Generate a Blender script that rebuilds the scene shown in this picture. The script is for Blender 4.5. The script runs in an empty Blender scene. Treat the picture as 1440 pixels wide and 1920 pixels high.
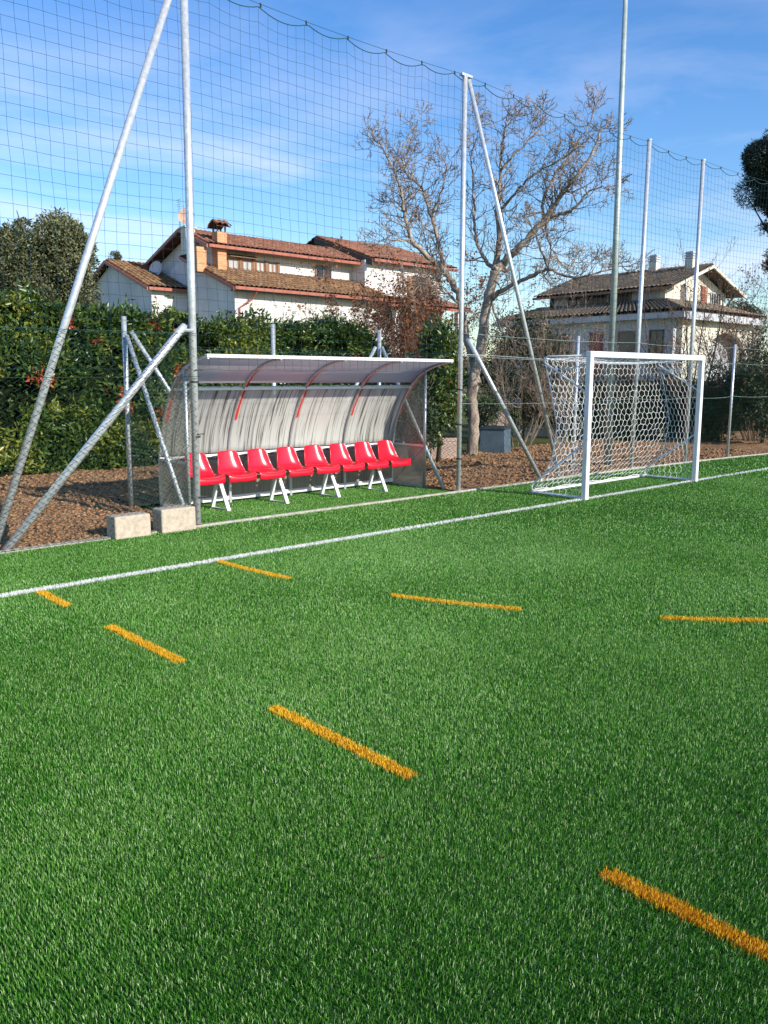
import bpy, math, random
import numpy as np
from mathutils import Vector, Matrix
random.seed(7)
rng = np.random.default_rng(7)
scene = bpy.context.scene
col = scene.collection

# ------------------------------------------------------------------ camera
F, CX, CY, HC = 1560.0, 720.0, 960.0, 1.65          # focal in px of a 1440x1920 frame, eye height
PITCH = math.atan((960 - 711) / F)
CP, SP = math.cos(PITCH), math.sin(PITCH)
AZ = math.atan2(2445 - 720, F / CP)
fwd = Vector((math.cos(AZ) * CP, math.sin(AZ) * CP, -SP))
right = Vector((math.sin(AZ), -math.cos(AZ), 0))
up = right.cross(fwd)
cam_d = bpy.data.cameras.new("camera")
cam = bpy.data.objects.new("camera", cam_d)
col.objects.link(cam)
cam.matrix_world = Matrix(((right.x, up.x, -fwd.x, 0), (right.y, up.y, -fwd.y, 0),
                           (right.z, up.z, -fwd.z, HC), (0, 0, 0, 1)))
cam_d.sensor_fit = 'VERTICAL'
cam_d.sensor_height = 36
cam_d.lens = F / 1920 * 36
cam_d.clip_start = 0.05
cam_d.clip_end = 3000
scene.camera = cam

# ------------------------------------------------------------------ light
SUN_EL = math.radians(26)
SUN_AZ = math.atan2(0.17, -0.985)                   # clockwise from +Y
sdir = Vector((math.sin(SUN_AZ) * math.cos(SUN_EL), math.cos(SUN_AZ) * math.cos(SUN_EL), math.sin(SUN_EL)))
sun_d = bpy.data.lights.new("sun", 'SUN')
sun_d.energy = 4.6
sun_d.angle = math.radians(0.5)
sun_d.color = (1.0, 0.93, 0.82)
sun = bpy.data.objects.new("sun", sun_d)
sun.rotation_euler = sdir.to_track_quat('Z', 'Y').to_euler()
col.objects.link(sun)

world = bpy.data.worlds.new("World")
scene.world = world
world.use_nodes = True
nt = world.node_tree
for n in list(nt.nodes):
    nt.nodes.remove(n)
wo = nt.nodes.new('ShaderNodeOutputWorld')
bg = nt.nodes.new('ShaderNodeBackground')
sky = nt.nodes.new('ShaderNodeTexSky')
sky.sky_type = 'NISHITA'
sky.sun_disc = False
sky.sun_elevation = SUN_EL
sky.sun_rotation = SUN_AZ
sky.altitude = 100
sky.air_density = 1.15
sky.dust_density = 0.25
sky.ozone_density = 2.6
bg.inputs[1].default_value = 0.152
hs = nt.nodes.new('ShaderNodeHueSaturation')
hs.inputs['Saturation'].default_value = 1.30
hs.inputs['Hue'].default_value = 0.509
hs.inputs['Value'].default_value = 1.0
tc = nt.nodes.new('ShaderNodeTexCoord')
mp = nt.nodes.new('ShaderNodeMapping')
mp.inputs['Scale'].default_value = (1.6, 1.6, 7.5)
mp.inputs['Rotation'].default_value = (math.radians(14), math.radians(-10), 0)
cn = nt.nodes.new('ShaderNodeTexNoise')
cn.inputs['Scale'].default_value = 1.7
cn.inputs['Detail'].default_value = 9
cn.inputs['Roughness'].default_value = 0.58
cn.inputs['Distortion'].default_value = 0.5
cr = nt.nodes.new('ShaderNodeMapRange')
cr.inputs['From Min'].default_value = 0.43
cr.inputs['From Max'].default_value = 0.78
sep = nt.nodes.new('ShaderNodeSeparateXYZ')
lo = nt.nodes.new('ShaderNodeMapRange')              # cirrus thins out higher up
lo.inputs['From Min'].default_value = 0.10
lo.inputs['From Max'].default_value = 0.42
lo.inputs['To Min'].default_value = 0.95
lo.inputs['To Max'].default_value = 0.0
mul = nt.nodes.new('ShaderNodeMath')
mul.operation = 'MULTIPLY'
mx = nt.nodes.new('ShaderNodeMixRGB')
mx.inputs[2].default_value = (5.2, 5.2, 6.3, 1)
L = nt.links.new
L(tc.outputs['Generated'], mp.inputs[0]); L(mp.outputs[0], cn.inputs['Vector'])
L(cn.outputs[0], cr.inputs[0]); L(tc.outputs['Generated'], sep.inputs[0]); L(sep.outputs[2], lo.inputs[0])
L(cr.outputs[0], mul.inputs[0]); L(lo.outputs[0], mul.inputs[1])
tint = nt.nodes.new('ShaderNodeMixRGB'); tint.blend_type = 'MULTIPLY'; tint.inputs[0].default_value = 1.0
tint.inputs[2].default_value = (0.90, 0.945, 1.0, 1)
L(sky.outputs[0], hs.inputs['Color']); L(hs.outputs[0], tint.inputs[1]); L(tint.outputs[0], mx.inputs[1]); L(mul.outputs[0], mx.inputs[0])
L(mx.outputs[0], bg.inputs[0]); L(bg.outputs[0], wo.inputs[0])

scene.view_settings.view_transform = 'Standard'
scene.view_settings.look = 'None'
scene.view_settings.exposure = 0.45
scene.view_settings.gamma = 1
scene.render.engine = 'CYCLES'
scene.cycles.max_bounces = 8
scene.cycles.transparent_max_bounces = 16

# ------------------------------------------------------------------ helpers
def ray(x, y):
    X, Y, Z = x - CX, y - CY, F
    g = Z * CP - Y * SP; u = -Z * SP - Y * CP
    return Vector((X * math.sin(AZ) + g * math.cos(AZ), -X * math.cos(AZ) + g * math.sin(AZ), u)), g

def at(x, y, D):                                     # point seen at (x, y), D metres ahead along the level axis
    d, g = ray(x, y)
    return d * (D / g) + Vector((0, 0, HC))

def depth(X, Y):
    return X * math.cos(AZ) + Y * math.sin(AZ)

def tag(o, label=None, cat=None, group=None, kind=None):
    if label: o['label'] = label
    if cat: o['category'] = cat
    if group: o['group'] = group
    if kind: o['kind'] = kind
    return o

def empty(name, loc, label, cat, group=None):
    o = bpy.data.objects.new(name, None)
    o.empty_display_size = 0.2
    o.location = loc
    col.objects.link(o)
    return tag(o, label, cat, group)

def link(name, me, parent=None):
    o = bpy.data.objects.new(name, me)
    col.objects.link(o)
    if parent is not None:
        o.parent = parent
        # geometry is written in world coordinates: undo the parent's (translation-only) offset
        off = Vector((0, 0, 0)); p = parent
        while p is not None:
            off += p.location; p = p.parent
        o.location = -off
    return o

def nmesh(name, V, quads=None, tris=None, mat=None, attr=None, smooth=False):
    """mesh from numpy arrays; attr = (name, per-face values ordered quads then tris)"""
    me = bpy.data.meshes.new(name)
    V = np.asarray(V, dtype=np.float32).reshape(-1, 3)
    nq = 0 if quads is None else len(quads)
    ntr = 0 if tris is None else len(tris)
    me.vertices.add(len(V)); me.vertices.foreach_set('co', V.ravel())
    loops = []
    if nq: loops.append(np.asarray(quads, dtype=np.int32).ravel())
    if ntr: loops.append(np.asarray(tris, dtype=np.int32).ravel())
    loops = np.concatenate(loops)
    me.loops.add(len(loops)); me.loops.foreach_set('vertex_index', loops)
    tot = np.concatenate([np.full(nq, 4, np.int32), np.full(ntr, 3, np.int32)])
    st = np.concatenate([[0], np.cumsum(tot)[:-1]]).astype(np.int32)
    me.polygons.add(nq + ntr)
    me.polygons.foreach_set('loop_start', st)
    me.polygons.foreach_set('loop_total', tot)
    if smooth:
        me.polygons.foreach_set('use_smooth', np.ones(nq + ntr, bool))
    if attr is not None:
        a = me.attributes.new(attr[0], 'FLOAT', 'FACE')
        a.data.foreach_set('value', np.asarray(attr[1], dtype=np.float32))
    me.update(calc_edges=True)
    if mat: me.materials.append(mat)
    return me

class MB:
    def __init__(s):
        s.v = []; s.f = []
    def box(s, x0, x1, y0, y1, z0, z1):
        i = len(s.v)
        s.v += [(x0, y0, z0), (x1, y0, z0), (x1, y1, z0), (x0, y1, z0), (x0, y0, z1), (x1, y0, z1), (x1, y1, z1), (x0, y1, z1)]
        s.f += [(i, i+3, i+2, i+1), (i+4, i+5, i+6, i+7), (i, i+1, i+5, i+4), (i+1, i+2, i+6, i+5), (i+2, i+3, i+7, i+6), (i+3, i, i+4, i+7)]
        return s
    def hexa(s, p):                                  # 8 points, same order as box
        i = len(s.v)
        s.v += [tuple(q) for q in p]
        s.f += [(i, i+3, i+2, i+1), (i+4, i+5, i+6, i+7), (i, i+1, i+5, i+4), (i+1, i+2, i+6, i+5), (i+2, i+3, i+7, i+6), (i+3, i, i+4, i+7)]
        return s
    def tube(s, pts, r, n=8, cap=True):
        pts = [Vector(p) for p in pts]
        rs = r if isinstance(r, (list, tuple)) else [r] * len(pts)
        base = len(s.v)
        ref = None
        for k, p in enumerate(pts):
            d = (pts[min(k+1, len(pts)-1)] - pts[max(k-1, 0)])
            if d.length < 1e-9: d = Vector((0, 0, 1))
            d.normalize()
            if ref is None:
                ref = Vector((0, 0, 1)) if abs(d.z) < 0.9 else Vector((1, 0, 0))
            a = d.cross(ref)
            if a.length < 1e-4: a = d.cross(Vector((1, 0.3, 0)))
            a.normalize(); b = d.cross(a); ref = -a.cross(d) if False else ref
            for j in range(n):
                t = 2 * math.pi * j / n
                q = p + (a * math.cos(t) + b * math.sin(t)) * rs[k]
                s.v.append((q.x, q.y, q.z))
        for k in range(len(pts) - 1):
            for j in range(n):
                A = base + k * n + j; B = base + k * n + (j + 1) % n
                s.f.append((A, B, B + n, A + n))
        if cap:
            s.f.append(tuple(base + j for j in range(n)))
            s.f.append(tuple(base + (len(pts) - 1) * n + j for j in reversed(range(n))))
        return s
    def poly(s, pts):
        i = len(s.v); s.v += [tuple(p) for p in pts]; s.f.append(tuple(range(i, i + len(pts))))
        return s
    def prism(s, pts, off):                          # polygon extruded by vector
        off = Vector(off); n = len(pts); i = len(s.v)
        s.v += [tuple(p) for p in pts] + [tuple(Vector(p) + off) for p in pts]
        s.f.append(tuple(range(i, i + n))); s.f.append(tuple(reversed(range(i + n, i + 2 * n))))
        for k in range(n):
            a = i + k; b = i + (k + 1) % n
            s.f.append((a, a + n, b + n, b))
        return s
    def grid(s, rows, close=False):
        i = len(s.v); m = len(rows[0])
        for r in rows: s.v += [tuple(p) for p in r]
        for a in range(len(rows) - 1):
            for b in range(m - 1):
                s.f.append((i + a*m + b, i + a*m + b + 1, i + (a+1)*m + b + 1, i + (a+1)*m + b))
        return s
    def build(s, name, mat, parent=None, smooth=False, bevel=0):
        me = bpy.data.meshes.new(name)
        me.from_pydata(s.v, [], s.f); me.update()
        if mat: me.materials.append(mat)
        o = link(name, me, parent)
        import bmesh
        bm = bmesh.new(); bm.from_mesh(me); bmesh.ops.recalc_face_normals(bm, faces=bm.faces); bm.to_mesh(me); bm.free()
        if smooth:
            for p in me.polygons: p.use_smooth = len(p.vertices) == 4
        if bevel:
            b = o.modifiers.new('bevel', 'BEVEL'); b.width = bevel; b.segments = 2; b.limit_method = 'ANGLE'
        return o

def vnoise(x, y, seed=0):
    """2-D value noise, vectorised"""
    def h(i, j):
        n = (i * 374761393 + j * 668265263 + seed * 144665) & 0x7fffffff
        n = ((n ^ (n >> 13)) * 1274126177) & 0x7fffffff
        return ((n ^ (n >> 16)) & 0xffff) / 65535.0
    xi = np.floor(x).astype(np.int64); yi = np.floor(y).astype(np.int64)
    fx = x - xi; fy = y - yi
    fx = fx * fx * (3 - 2 * fx); fy = fy * fy * (3 - 2 * fy)
    return (h(xi, yi) * (1 - fx) + h(xi + 1, yi) * fx) * (1 - fy) + (h(xi, yi + 1) * (1 - fx) + h(xi + 1, yi + 1) * fx) * fy

def fbm(x, y, o=4, seed=0):
    s = 0; a = 0.5; t = 0
    for k in range(o):
        s = s + a * vnoise(x * 2**k, y * 2**k, seed + k); t += a; a *= 0.5
    return s / t

# ------------------------------------------------------------------ materials
def mat_new(name):
    m = bpy.data.materials.new(name); m.use_nodes = True
    n = m.node_tree.nodes; b = n['Principled BSDF']
    return m, m.node_tree, b

def ramp(nt, fac, stops):
    r = nt.nodes.new('ShaderNodeValToRGB')
    e = r.color_ramp.elements
    while len(e) < len(stops): e.new(0.5)
    for k, (p, c) in enumerate(stops):
        e[k].position = p; e[k].color = (*c, 1)
    nt.links.new(fac, r.inputs[0])
    return r

def noise(nt, scale, detail=4, rough=0.55, coord='Object', stretch=None, dist=0):
    t = nt.nodes.new('ShaderNodeTexCoord')
    n = nt.nodes.new('ShaderNodeTexNoise')
    n.inputs['Scale'].default_value = scale; n.inputs['Detail'].default_value = detail
    n.inputs['Roughness'].default_value = rough; n.inputs['Distortion'].default_value = dist
    src = t.outputs[coord]
    if stretch:
        m = nt.nodes.new('ShaderNodeMapping'); m.inputs['Scale'].default_value = stretch
        nt.links.new(src, m.inputs[0]); src = m.outputs[0]
    nt.links.new(src, n.inputs['Vector'])
    return n

def bump(nt, b, h, strength=0.3, dist=0.01):
    p = nt.nodes.new('ShaderNodeBump'); p.inputs['Strength'].default_value = strength
    p.inputs['Distance'].default_value = dist
    nt.links.new(h, p.inputs['Height']); nt.links.new(p.outputs[0], b.inputs['Normal'])

def simple(name, c1, c2=None, scale=8, rough=0.6, metal=0, bmp=0, stretch=None, detail=4, bd=0.01, lo_=0.35, hi_=0.7, spec=0.5):
    m, nt, b = mat_new(name)
    b.inputs['Roughness'].default_value = rough
    b.inputs['Metallic'].default_value = metal
    b.inputs['Specular IOR Level'].default_value = spec
    if c2 is None:
        c2 = tuple(v * 0.8 for v in c1)
    n = noise(nt, scale, detail, stretch=stretch)
    r = ramp(nt, n.outputs[0], [(lo_, c2), (hi_, c1)])
    nt.links.new(r.outputs[0], b.inputs['Base Color'])
    if bmp: bump(nt, b, n.outputs[0], bmp, bd)
    return m

def leafy(name, stops, rough=0.5, trans=0.25, spec=0.4, tcol=None):
    """leaf material: colour picked by the per-leaf attribute 'tone'"""
    m, nt, b = mat_new(name)
    a = nt.nodes.new('ShaderNodeAttribute'); a.attribute_name = 'tone'
    r = ramp(nt, a.outputs['Fac'], stops)
    nt.links.new(r.outputs[0], b.inputs['Base Color'])
    b.inputs['Roughness'].default_value = rough
    b.inputs['Specular IOR Level'].default_value = spec
    t = nt.nodes.new('ShaderNodeBsdfTranslucent'); mxs = nt.nodes.new('ShaderNodeMixShader')
    mxs.inputs[0].default_value = trans
    nt.links.new(r.outputs[0], t.inputs[0])
    nt.links.new(b.outputs[0], mxs.inputs[1]); nt.links.new(t.outputs[0], mxs.inputs[2])
    nt.links.new(mxs.outputs[0], nt.nodes['Material Output'].inputs[0])
    return m

M = {}
M['galv'] = simple('galvanised_steel', (0.78, 0.80, 0.82), (0.55, 0.58, 0.60), 22, 0.34, 0.45, 0.08, detail=5)
M['galv_dull'] = simple('dull_galvanised_steel', (0.58, 0.62, 0.63), (0.38, 0.43, 0.45), 16, 0.5, 0.45, 0.1, detail=5)
M['galv_green'] = simple('weathered_pole_steel', (0.50, 0.56, 0.52), (0.34, 0.40, 0.37), 9, 0.5, 0.35, 0.1, detail=5)
M['alu'] = simple('brushed_aluminium', (0.66, 0.68, 0.70), (0.5, 0.53, 0.55), 30, 0.4, 0.6, 0.03, stretch=(1, 1, 8))
M['white_paint'] = simple('white_paint', (0.82, 0.82, 0.82), (0.72, 0.73, 0.74), 6, 0.35, 0, 0.02)
M['cord_white'] = simple('white_net_cord', (0.86, 0.86, 0.84), (0.74, 0.74, 0.72), 30, 0.8)
M['cord_green'] = simple('green_net_cord', (0.015, 0.075, 0.085), (0.01, 0.045, 0.055), 30, 0.7)
M['wire_green'] = simple('green_coated_wire', (0.02, 0.075, 0.055), (0.012, 0.04, 0.03), 12, 0.45)
M['wire_pale'] = simple('galvanised_wire', (0.5, 0.6, 0.55), (0.3, 0.42, 0.36), 12, 0.45, 0.4)
M['strap_black'] = simple('black_clamp', (0.03, 0.035, 0.03), None, 12, 0.5)
M['red_strip'] = simple('red_cover_strip', (0.62, 0.05, 0.035), (0.5, 0.04, 0.03), 10, 0.45)
M['concrete'] = simple('beige_concrete', (0.55, 0.465, 0.36), (0.38, 0.32, 0.245), 26, 0.9, 0, 0.6, detail=8, bd=0.006)
M['kerb'] = simple('pale_kerb_concrete', (0.50, 0.47, 0.41), (0.30, 0.29, 0.24), 20, 0.9, 0, 0.4, detail=8)
M['plaster'] = simple('white_plaster', (0.76, 0.74, 0.71), (0.60, 0.58, 0.55), 0.9, 0.85, 0, 0.1, detail=8)
M['plaster'].node_tree.nodes['Principled BSDF'].inputs['Specular IOR Level'].default_value = 0.2
M['plaster2'] = simple('cream_plaster', (0.78, 0.73, 0.60), (0.62, 0.58, 0.47), 0.8, 0.85, 0, 0.1, detail=8)
M['plaster_grey'] = simple('grey_and_shade_plaster', (0.56, 0.57, 0.59), (0.44, 0.45, 0.47), 0.8, 0.85, 0, 0.1, detail=8)  # grey parts, and painted shade for the villa's sunless walls
M['gutter'] = simple('red_brown_gutter', (0.42, 0.13, 0.075), (0.30, 0.09, 0.055), 3, 0.5)
M['wood'] = simple('brown_timber', (0.34, 0.17, 0.08), (0.18, 0.085, 0.045), 6, 0.6, 0, 0.1, stretch=(1, 1, 0.2))
M['shutter_green'] = simple('green_shutter', (0.03, 0.10, 0.05), (0.02, 0.06, 0.03), 4, 0.5)
M['glass_dark'] = simple('dark_window_glass', (0.05, 0.055, 0.06), (0.02, 0.022, 0.025), 2, 0.12)
M['curtain'] = simple('pale_curtained_glass', (0.52, 0.53, 0.52), (0.30, 0.32, 0.33), 3, 0.35, stretch=(6, 6, 0.3))
M['bark'] = simple('pale_walnut_bark', (0.50, 0.41, 0.33), (0.15, 0.11, 0.085), 9, 0.9, 0, 0.8, stretch=(1, 1, 0.3), detail=8, bd=0.02)
M['twig'] = simple('walnut_twig_bark', (0.40, 0.31, 0.235), (0.13, 0.09, 0.065), 5, 0.9)
M['bark_dark'] = simple('dark_bark', (0.13, 0.095, 0.07), (0.06, 0.045, 0.035), 9, 0.9, 0, 0.5, stretch=(1, 1, 0.3))
M['twig_brown'] = simple('brown_shrub_twigs', (0.17, 0.11, 0.08), (0.075, 0.05, 0.036), 3, 0.9)
M['bin'] = simple('dark_plastic', (0.035, 0.045, 0.06), (0.02, 0.026, 0.035), 5, 0.5)
M['bin2'] = simple('blue_grey_plastic', (0.10, 0.15, 0.19), (0.07, 0.11, 0.14), 5, 0.5)
M['pinkwall'] = simple('pinkish_rendered_wall', (0.60, 0.44, 0.36), (0.42, 0.32, 0.26), 3, 0.9, 0, 0.3, detail=8)
M['dish'] = simple('rusty_dish', (0.62, 0.42, 0.32), (0.42, 0.26, 0.19), 4, 0.6)
M['black'] = simple('black_iron', (0.02, 0.02, 0.022), None, 8, 0.5)
M['hedge_core'] = simple('painted_deep_shade', (0.012, 0.018, 0.008), (0.005, 0.007, 0.004), 6, 1.0, spec=0)  # near-black: deep shade put into the colour

M['laurel'] = leafy('laurel_leaves', [(0.0, (0.022, 0.052, 0.014)), (0.3, (0.055, 0.110, 0.020)), (0.62, (0.115, 0.175, 0.030)),
                                      (0.86, (0.24, 0.27, 0.045)), (0.93, (0.34, 0.31, 0.06)), (0.96, (0.42, 0.13, 0.04)), (1.0, (0.42, 0.07, 0.035))], 0.32, 0.18, 0.6)
M['oak'] = leafy('holm_oak_leaves', [(0, (0.035, 0.048, 0.022)), (0.5, (0.12, 0.135, 0.06)), (0.85, (0.24, 0.24, 0.11)), (1, (0.32, 0.26, 0.13))], 0.5, 0.12)
M['pine'] = leafy('pine_needles', [(0, (0.010, 0.020, 0.014)), (1, (0.035, 0.06, 0.035))], 0.6, 0.05)
M['brownleaf'] = leafy('withered_brown_leaves', [(0, (0.11, 0.045, 0.025)), (0.6, (0.25, 0.10, 0.045)), (1, (0.36, 0.17, 0.07))], 0.8, 0.2, 0.1)
M['shrub'] = leafy('dark_shrub_leaves', [(0, (0.014, 0.03, 0.014)), (0.6, (0.045, 0.075, 0.026)), (1, (0.12, 0.14, 0.045))], 0.5, 0.15)
M['olive'] = leafy('olive_brown_leaves', [(0, (0.025, 0.027, 0.012)), (0.6, (0.065, 0.068, 0.028)), (1, (0.16, 0.135, 0.055))], 0.7, 0.2, 0.2)

# turf blades
def turf_mat(name, stops, rough=0.42, trans=0.2, nz=0.0, spec=0.45):
    m = leafy(name, stops, rough, trans, spec)
    return m
M['turf'] = turf_mat('green_turf_yarn', [(0.0, (0.014, 0.075, 0.006)), (0.30, (0.062, 0.245, 0.018)), (0.62, (0.22, 0.48, 0.085)), (1.0, (0.56, 0.74, 0.36))], 0.42, 0.20, spec=0.35)
M['turf_w'] = turf_mat('white_turf_yarn', [(0, (0.78, 0.78, 0.74)), (1, (0.93, 0.93, 0.90))])
M['turf_o'] = turf_mat('orange_turf_yarn', [(0, (0.58, 0.22, 0.012)), (0.6, (0.96, 0.60, 0.025)), (1, (0.98, 0.74, 0.12))])
M['turf_base'] = simple('turf_backing_and_infill', (0.055, 0.15, 0.024), (0.02, 0.06, 0.012), 130, 0.95, 0, 0, detail=6, spec=0.1)
M['turf_far'] = simple('far_turf', (0.075, 0.17, 0.045), (0.045, 0.12, 0.03), 40, 0.95, 0, 0, detail=8, spec=0.1)
M['lawn'] = simple('lawn_ground', (0.10, 0.14, 0.03), (0.10, 0.085, 0.035), 1.6, 1.0, 0, 0.3, detail=10, spec=0.1)

def soil_mat():
    m, nt, b = mat_new('brown_tilled_soil')
    b.inputs['Roughness'].default_value = 1.0; b.inputs['Specular IOR Level'].default_value = 0.1
    n1 = noise(nt, 1.3, 6); n2 = noise(nt, 34, 10, 0.7)
    r = ramp(nt, n2.outputs[0], [(0.3, (0.075, 0.042, 0.022)), (0.48, (0.31, 0.18, 0.095)), (0.66, (0.54, 0.36, 0.215))])
    mxx = nt.nodes.new('ShaderNodeMixRGB'); mxx.blend_type = 'MULTIPLY'; mxx.inputs[0].default_value = 0.6
    r2 = ramp(nt, n1.outputs[0], [(0.35, (0.75, 0.62, 0.5)), (0.65, (1.1, 1.05, 1.0))])
    nt.links.new(r.outputs[0], mxx.inputs[1]); nt.links.new(r2.outputs[0], mxx.inputs[2])
    nt.links.new(mxx.outputs[0], b.inputs['Base Color'])
    v = nt.nodes.new('ShaderNodeTexVoronoi'); v.inputs['Scale'].default_value = 38
    t = nt.nodes.new('ShaderNodeTexCoord'); nt.links.new(t.outputs['Object'], v.inputs['Vector'])
    ad = nt.nodes.new('ShaderNodeMath'); ad.operation = 'SUBTRACT'
    nt.links.new(n2.outputs[0], ad.inputs[0]); nt.links.new(v.outputs['Distance'], ad.inputs[1])
    bump(nt, b, ad.outputs[0], 0.8, 0.015)
    return m
M['soil'] = soil_mat()

def tile_mat(name, c_lo, c_mid, c_hi, scale=1.0):
    m, nt, b = mat_new(name)
    b.inputs['Roughness'].default_value = 0.9; b.inputs['Specular IOR Level'].default_value = 0.15
    v = nt.nodes.new('ShaderNodeTexVoronoi'); v.inputs['Scale'].default_value = 3.6 * scale
    t = nt.nodes.new('ShaderNodeTexCoord'); nt.links.new(t.outputs['Object'], v.inputs['Vector'])
    n = noise(nt, 5, 8, 0.7)
    sx = nt.nodes.new('ShaderNodeSeparateColor'); nt.links.new(v.outputs['Color'], sx.inputs[0])
    mx_ = nt.nodes.new('ShaderNodeMath'); mx_.operation = 'MULTIPLY_ADD'; mx_.inputs[1].default_value = 0.22
    sc_ = nt.nodes.new('ShaderNodeMath'); sc_.operation = 'MULTIPLY'; sc_.inputs[1].default_value = 0.72
    nt.links.new(n.outputs[0], sc_.inputs[0])
    nt.links.new(sx.outputs[0], mx_.inputs[0]); nt.links.new(sc_.outputs[0], mx_.inputs[2])
    r = ramp(nt, mx_.outputs[0], [(0.2, c_lo), (0.5, c_mid), (0.8, c_hi)])
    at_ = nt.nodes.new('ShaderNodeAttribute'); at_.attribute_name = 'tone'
    dr = ramp(nt, at_.outputs['Fac'], [(0.0, (0.30, 0.26, 0.22)), (1.0, (1.25, 1.25, 1.25))])  # low tone multiplies in the painted shade of channels and laps
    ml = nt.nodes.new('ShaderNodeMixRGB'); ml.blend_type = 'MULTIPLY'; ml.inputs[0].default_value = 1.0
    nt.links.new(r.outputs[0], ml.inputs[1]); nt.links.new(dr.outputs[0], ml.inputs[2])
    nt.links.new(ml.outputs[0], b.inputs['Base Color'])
    return m
M['tile'] = tile_mat('terracotta_tiles', (0.12, 0.05, 0.032), (0.235, 0.11, 0.075), (0.40, 0.225, 0.155))
M['tile_moss'] = tile_mat('mossy_terracotta_tiles', (0.085, 0.050, 0.030), (0.20, 0.115, 0.062), (0.42, 0.28, 0.155))
M['tile_grey'] = tile_mat('greyed_roof_tiles', (0.095, 0.075, 0.055), (0.21, 0.165, 0.12), (0.34, 0.27, 0.20))

def brick_mat():
    m, nt, b = mat_new('orange_brickwork')
    b.inputs['Roughness'].default_value = 0.9
    br = nt.nodes.new('ShaderNodeTexBrick')
    br.inputs['Color1'].default_value = (0.62, 0.27, 0.12, 1); br.inputs['Color2'].default_value = (0.70, 0.36, 0.18, 1)
    br.inputs['Mortar'].default_value = (0.36, 0.2, 0.12, 1); br.inputs['Scale'].default_value = 2.2
    br.inputs['Mortar Size'].default_value = 0.02
    t = nt.nodes.new('ShaderNodeTexCoord'); mp_ = nt.nodes.new('ShaderNodeMapping')
    mp_.inputs['Rotation'].default_value = (math.radians(90), 0, 0)
    nt.links.new(t.outputs['Object'], mp_.inputs[0]); nt.links.new(mp_.outputs[0], br.inputs['Vector'])
    nt.links.new(br.outputs[0], b.inputs['Base Color'])
    return m
M['brick'] = brick_mat()

def seat_mat():
    m, nt, b = mat_new('glossy_red_plastic')
    n = noise(nt, 5, 3)
    r = ramp(nt, n.outputs[0], [(0.3, (0.60, 0.006, 0.022)), (0.7, (0.74, 0.012, 0.034))])
    nt.links.new(r.outputs[0], b.inputs['Base Color'])
    b.inputs['Roughness'].default_value = 0.24
    b.inputs['Coat Weight'].default_value = 0.3; b.inputs['Coat Roughness'].default_value = 0.15
    return m
M['seat'] = seat_mat()

def poly_mat(name, clear, tint, streak, tr=0.5):
    """cloudy polycarbonate sheet: part clear, part scattering, with run marks down the sheet"""
    m, nt, b = mat_new(name)
    out = nt.nodes['Material Output']
    nt.nodes.remove(b)
    tcd = nt.nodes.new('ShaderNodeTexCoord')
    mpn = nt.nodes.new('ShaderNodeMapping'); mpn.inputs['Scale'].default_value = (34, 0.9, 0.9)
    n = nt.nodes.new('ShaderNodeTexNoise'); n.inputs['Scale'].default_value = 1.0; n.inputs['Detail'].default_value = 5
    n.inputs['Roughness'].default_value = 0.6; n.inputs['Distortion'].default_value = 0.9
    nt.links.new(tcd.outputs['Object'], mpn.inputs[0]); nt.links.new(mpn.outputs[0], n.inputs['Vector'])
    r = ramp(nt, n.outputs[0], [(0.38, tuple(tint[k] * (1 - streak) for k in range(3))), (0.44, tuple(tint[k] * (1 - 0.4 * streak) for k in range(3))), (0.50, tint)])
    dif = nt.nodes.new('ShaderNodeBsdfDiffuse'); tra = nt.nodes.new('ShaderNodeBsdfTranslucent'); gl = nt.nodes.new('ShaderNodeBsdfGlossy')
    tp = nt.nodes.new('ShaderNodeBsdfTransparent')
    gl.inputs['Roughness'].default_value = 0.22; gl.inputs['Color'].default_value = (0.8, 0.8, 0.8, 1)
    tp.inputs['Color'].default_value = (0.86, 0.87, 0.84, 1)
    nt.links.new(r.outputs[0], dif.inputs[0]); nt.links.new(r.outputs[0], tra.inputs[0])
    m1 = nt.nodes.new('ShaderNodeMixShader'); m1.inputs[0].default_value = tr
    nt.links.new(dif.outputs[0], m1.inputs[1]); nt.links.new(tra.outputs[0], m1.inputs[2])
    m2 = nt.nodes.new('ShaderNodeMixShader'); m2.inputs[0].default_value = 0.07
    nt.links.new(m1.outputs[0], m2.inputs[1]); nt.links.new(gl.outputs[0], m2.inputs[2])
    m3 = nt.nodes.new('ShaderNodeMixShader'); m3.inputs[0].default_value = clear
    nt.links.new(m2.outputs[0], m3.inputs[1]); nt.links.new(tp.outputs[0], m3.inputs[2])
    nt.links.new(m3.outputs[0], out.inputs[0])
    return m
M['poly_back'] = poly_mat('streaked_polycarbonate', 0.29, (0.93, 0.93, 0.88), 0.74, 0.45)
M['poly_roof'] = poly_mat('smoky_polycarbonate', 0.06, (0.88, 0.86, 0.86), 0.03, 0.50)
M['poly_side'] = poly_mat('clear_side_polycarbonate', 0.76, (0.60, 0.58, 0.52), 0.15, 0.5)
M['poly_low'] = poly_mat('cloudy_lower_polycarbonate', 0.36, (0.62, 0.57, 0.47), 0.25, 0.5)

# ------------------------------------------------------------------ ground
def sheet(name, pts, z, mat, label=None):
    me = bpy.data.meshes.new(name)
    me.from_pydata([(x, y, z) for x, y in pts], [], [tuple(range(len(pts)))]); me.update()
    me.materials.append(mat)
    o = link(name, me); o['kind'] = 'structure'
    return o

KERB = [(-30, 8.19), (4.70, 8.19), (9.0, 8.18), (13.0, 8.18), (15.5, 8.10), (17.2, 7.99), (19.0, 7.80), (24.0, 7.45), (40.0, 6.4)]
def kerb_y(x):
    return np.interp(x, [p[0] for p in KERB], [p[1] for p in KERB])

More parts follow.
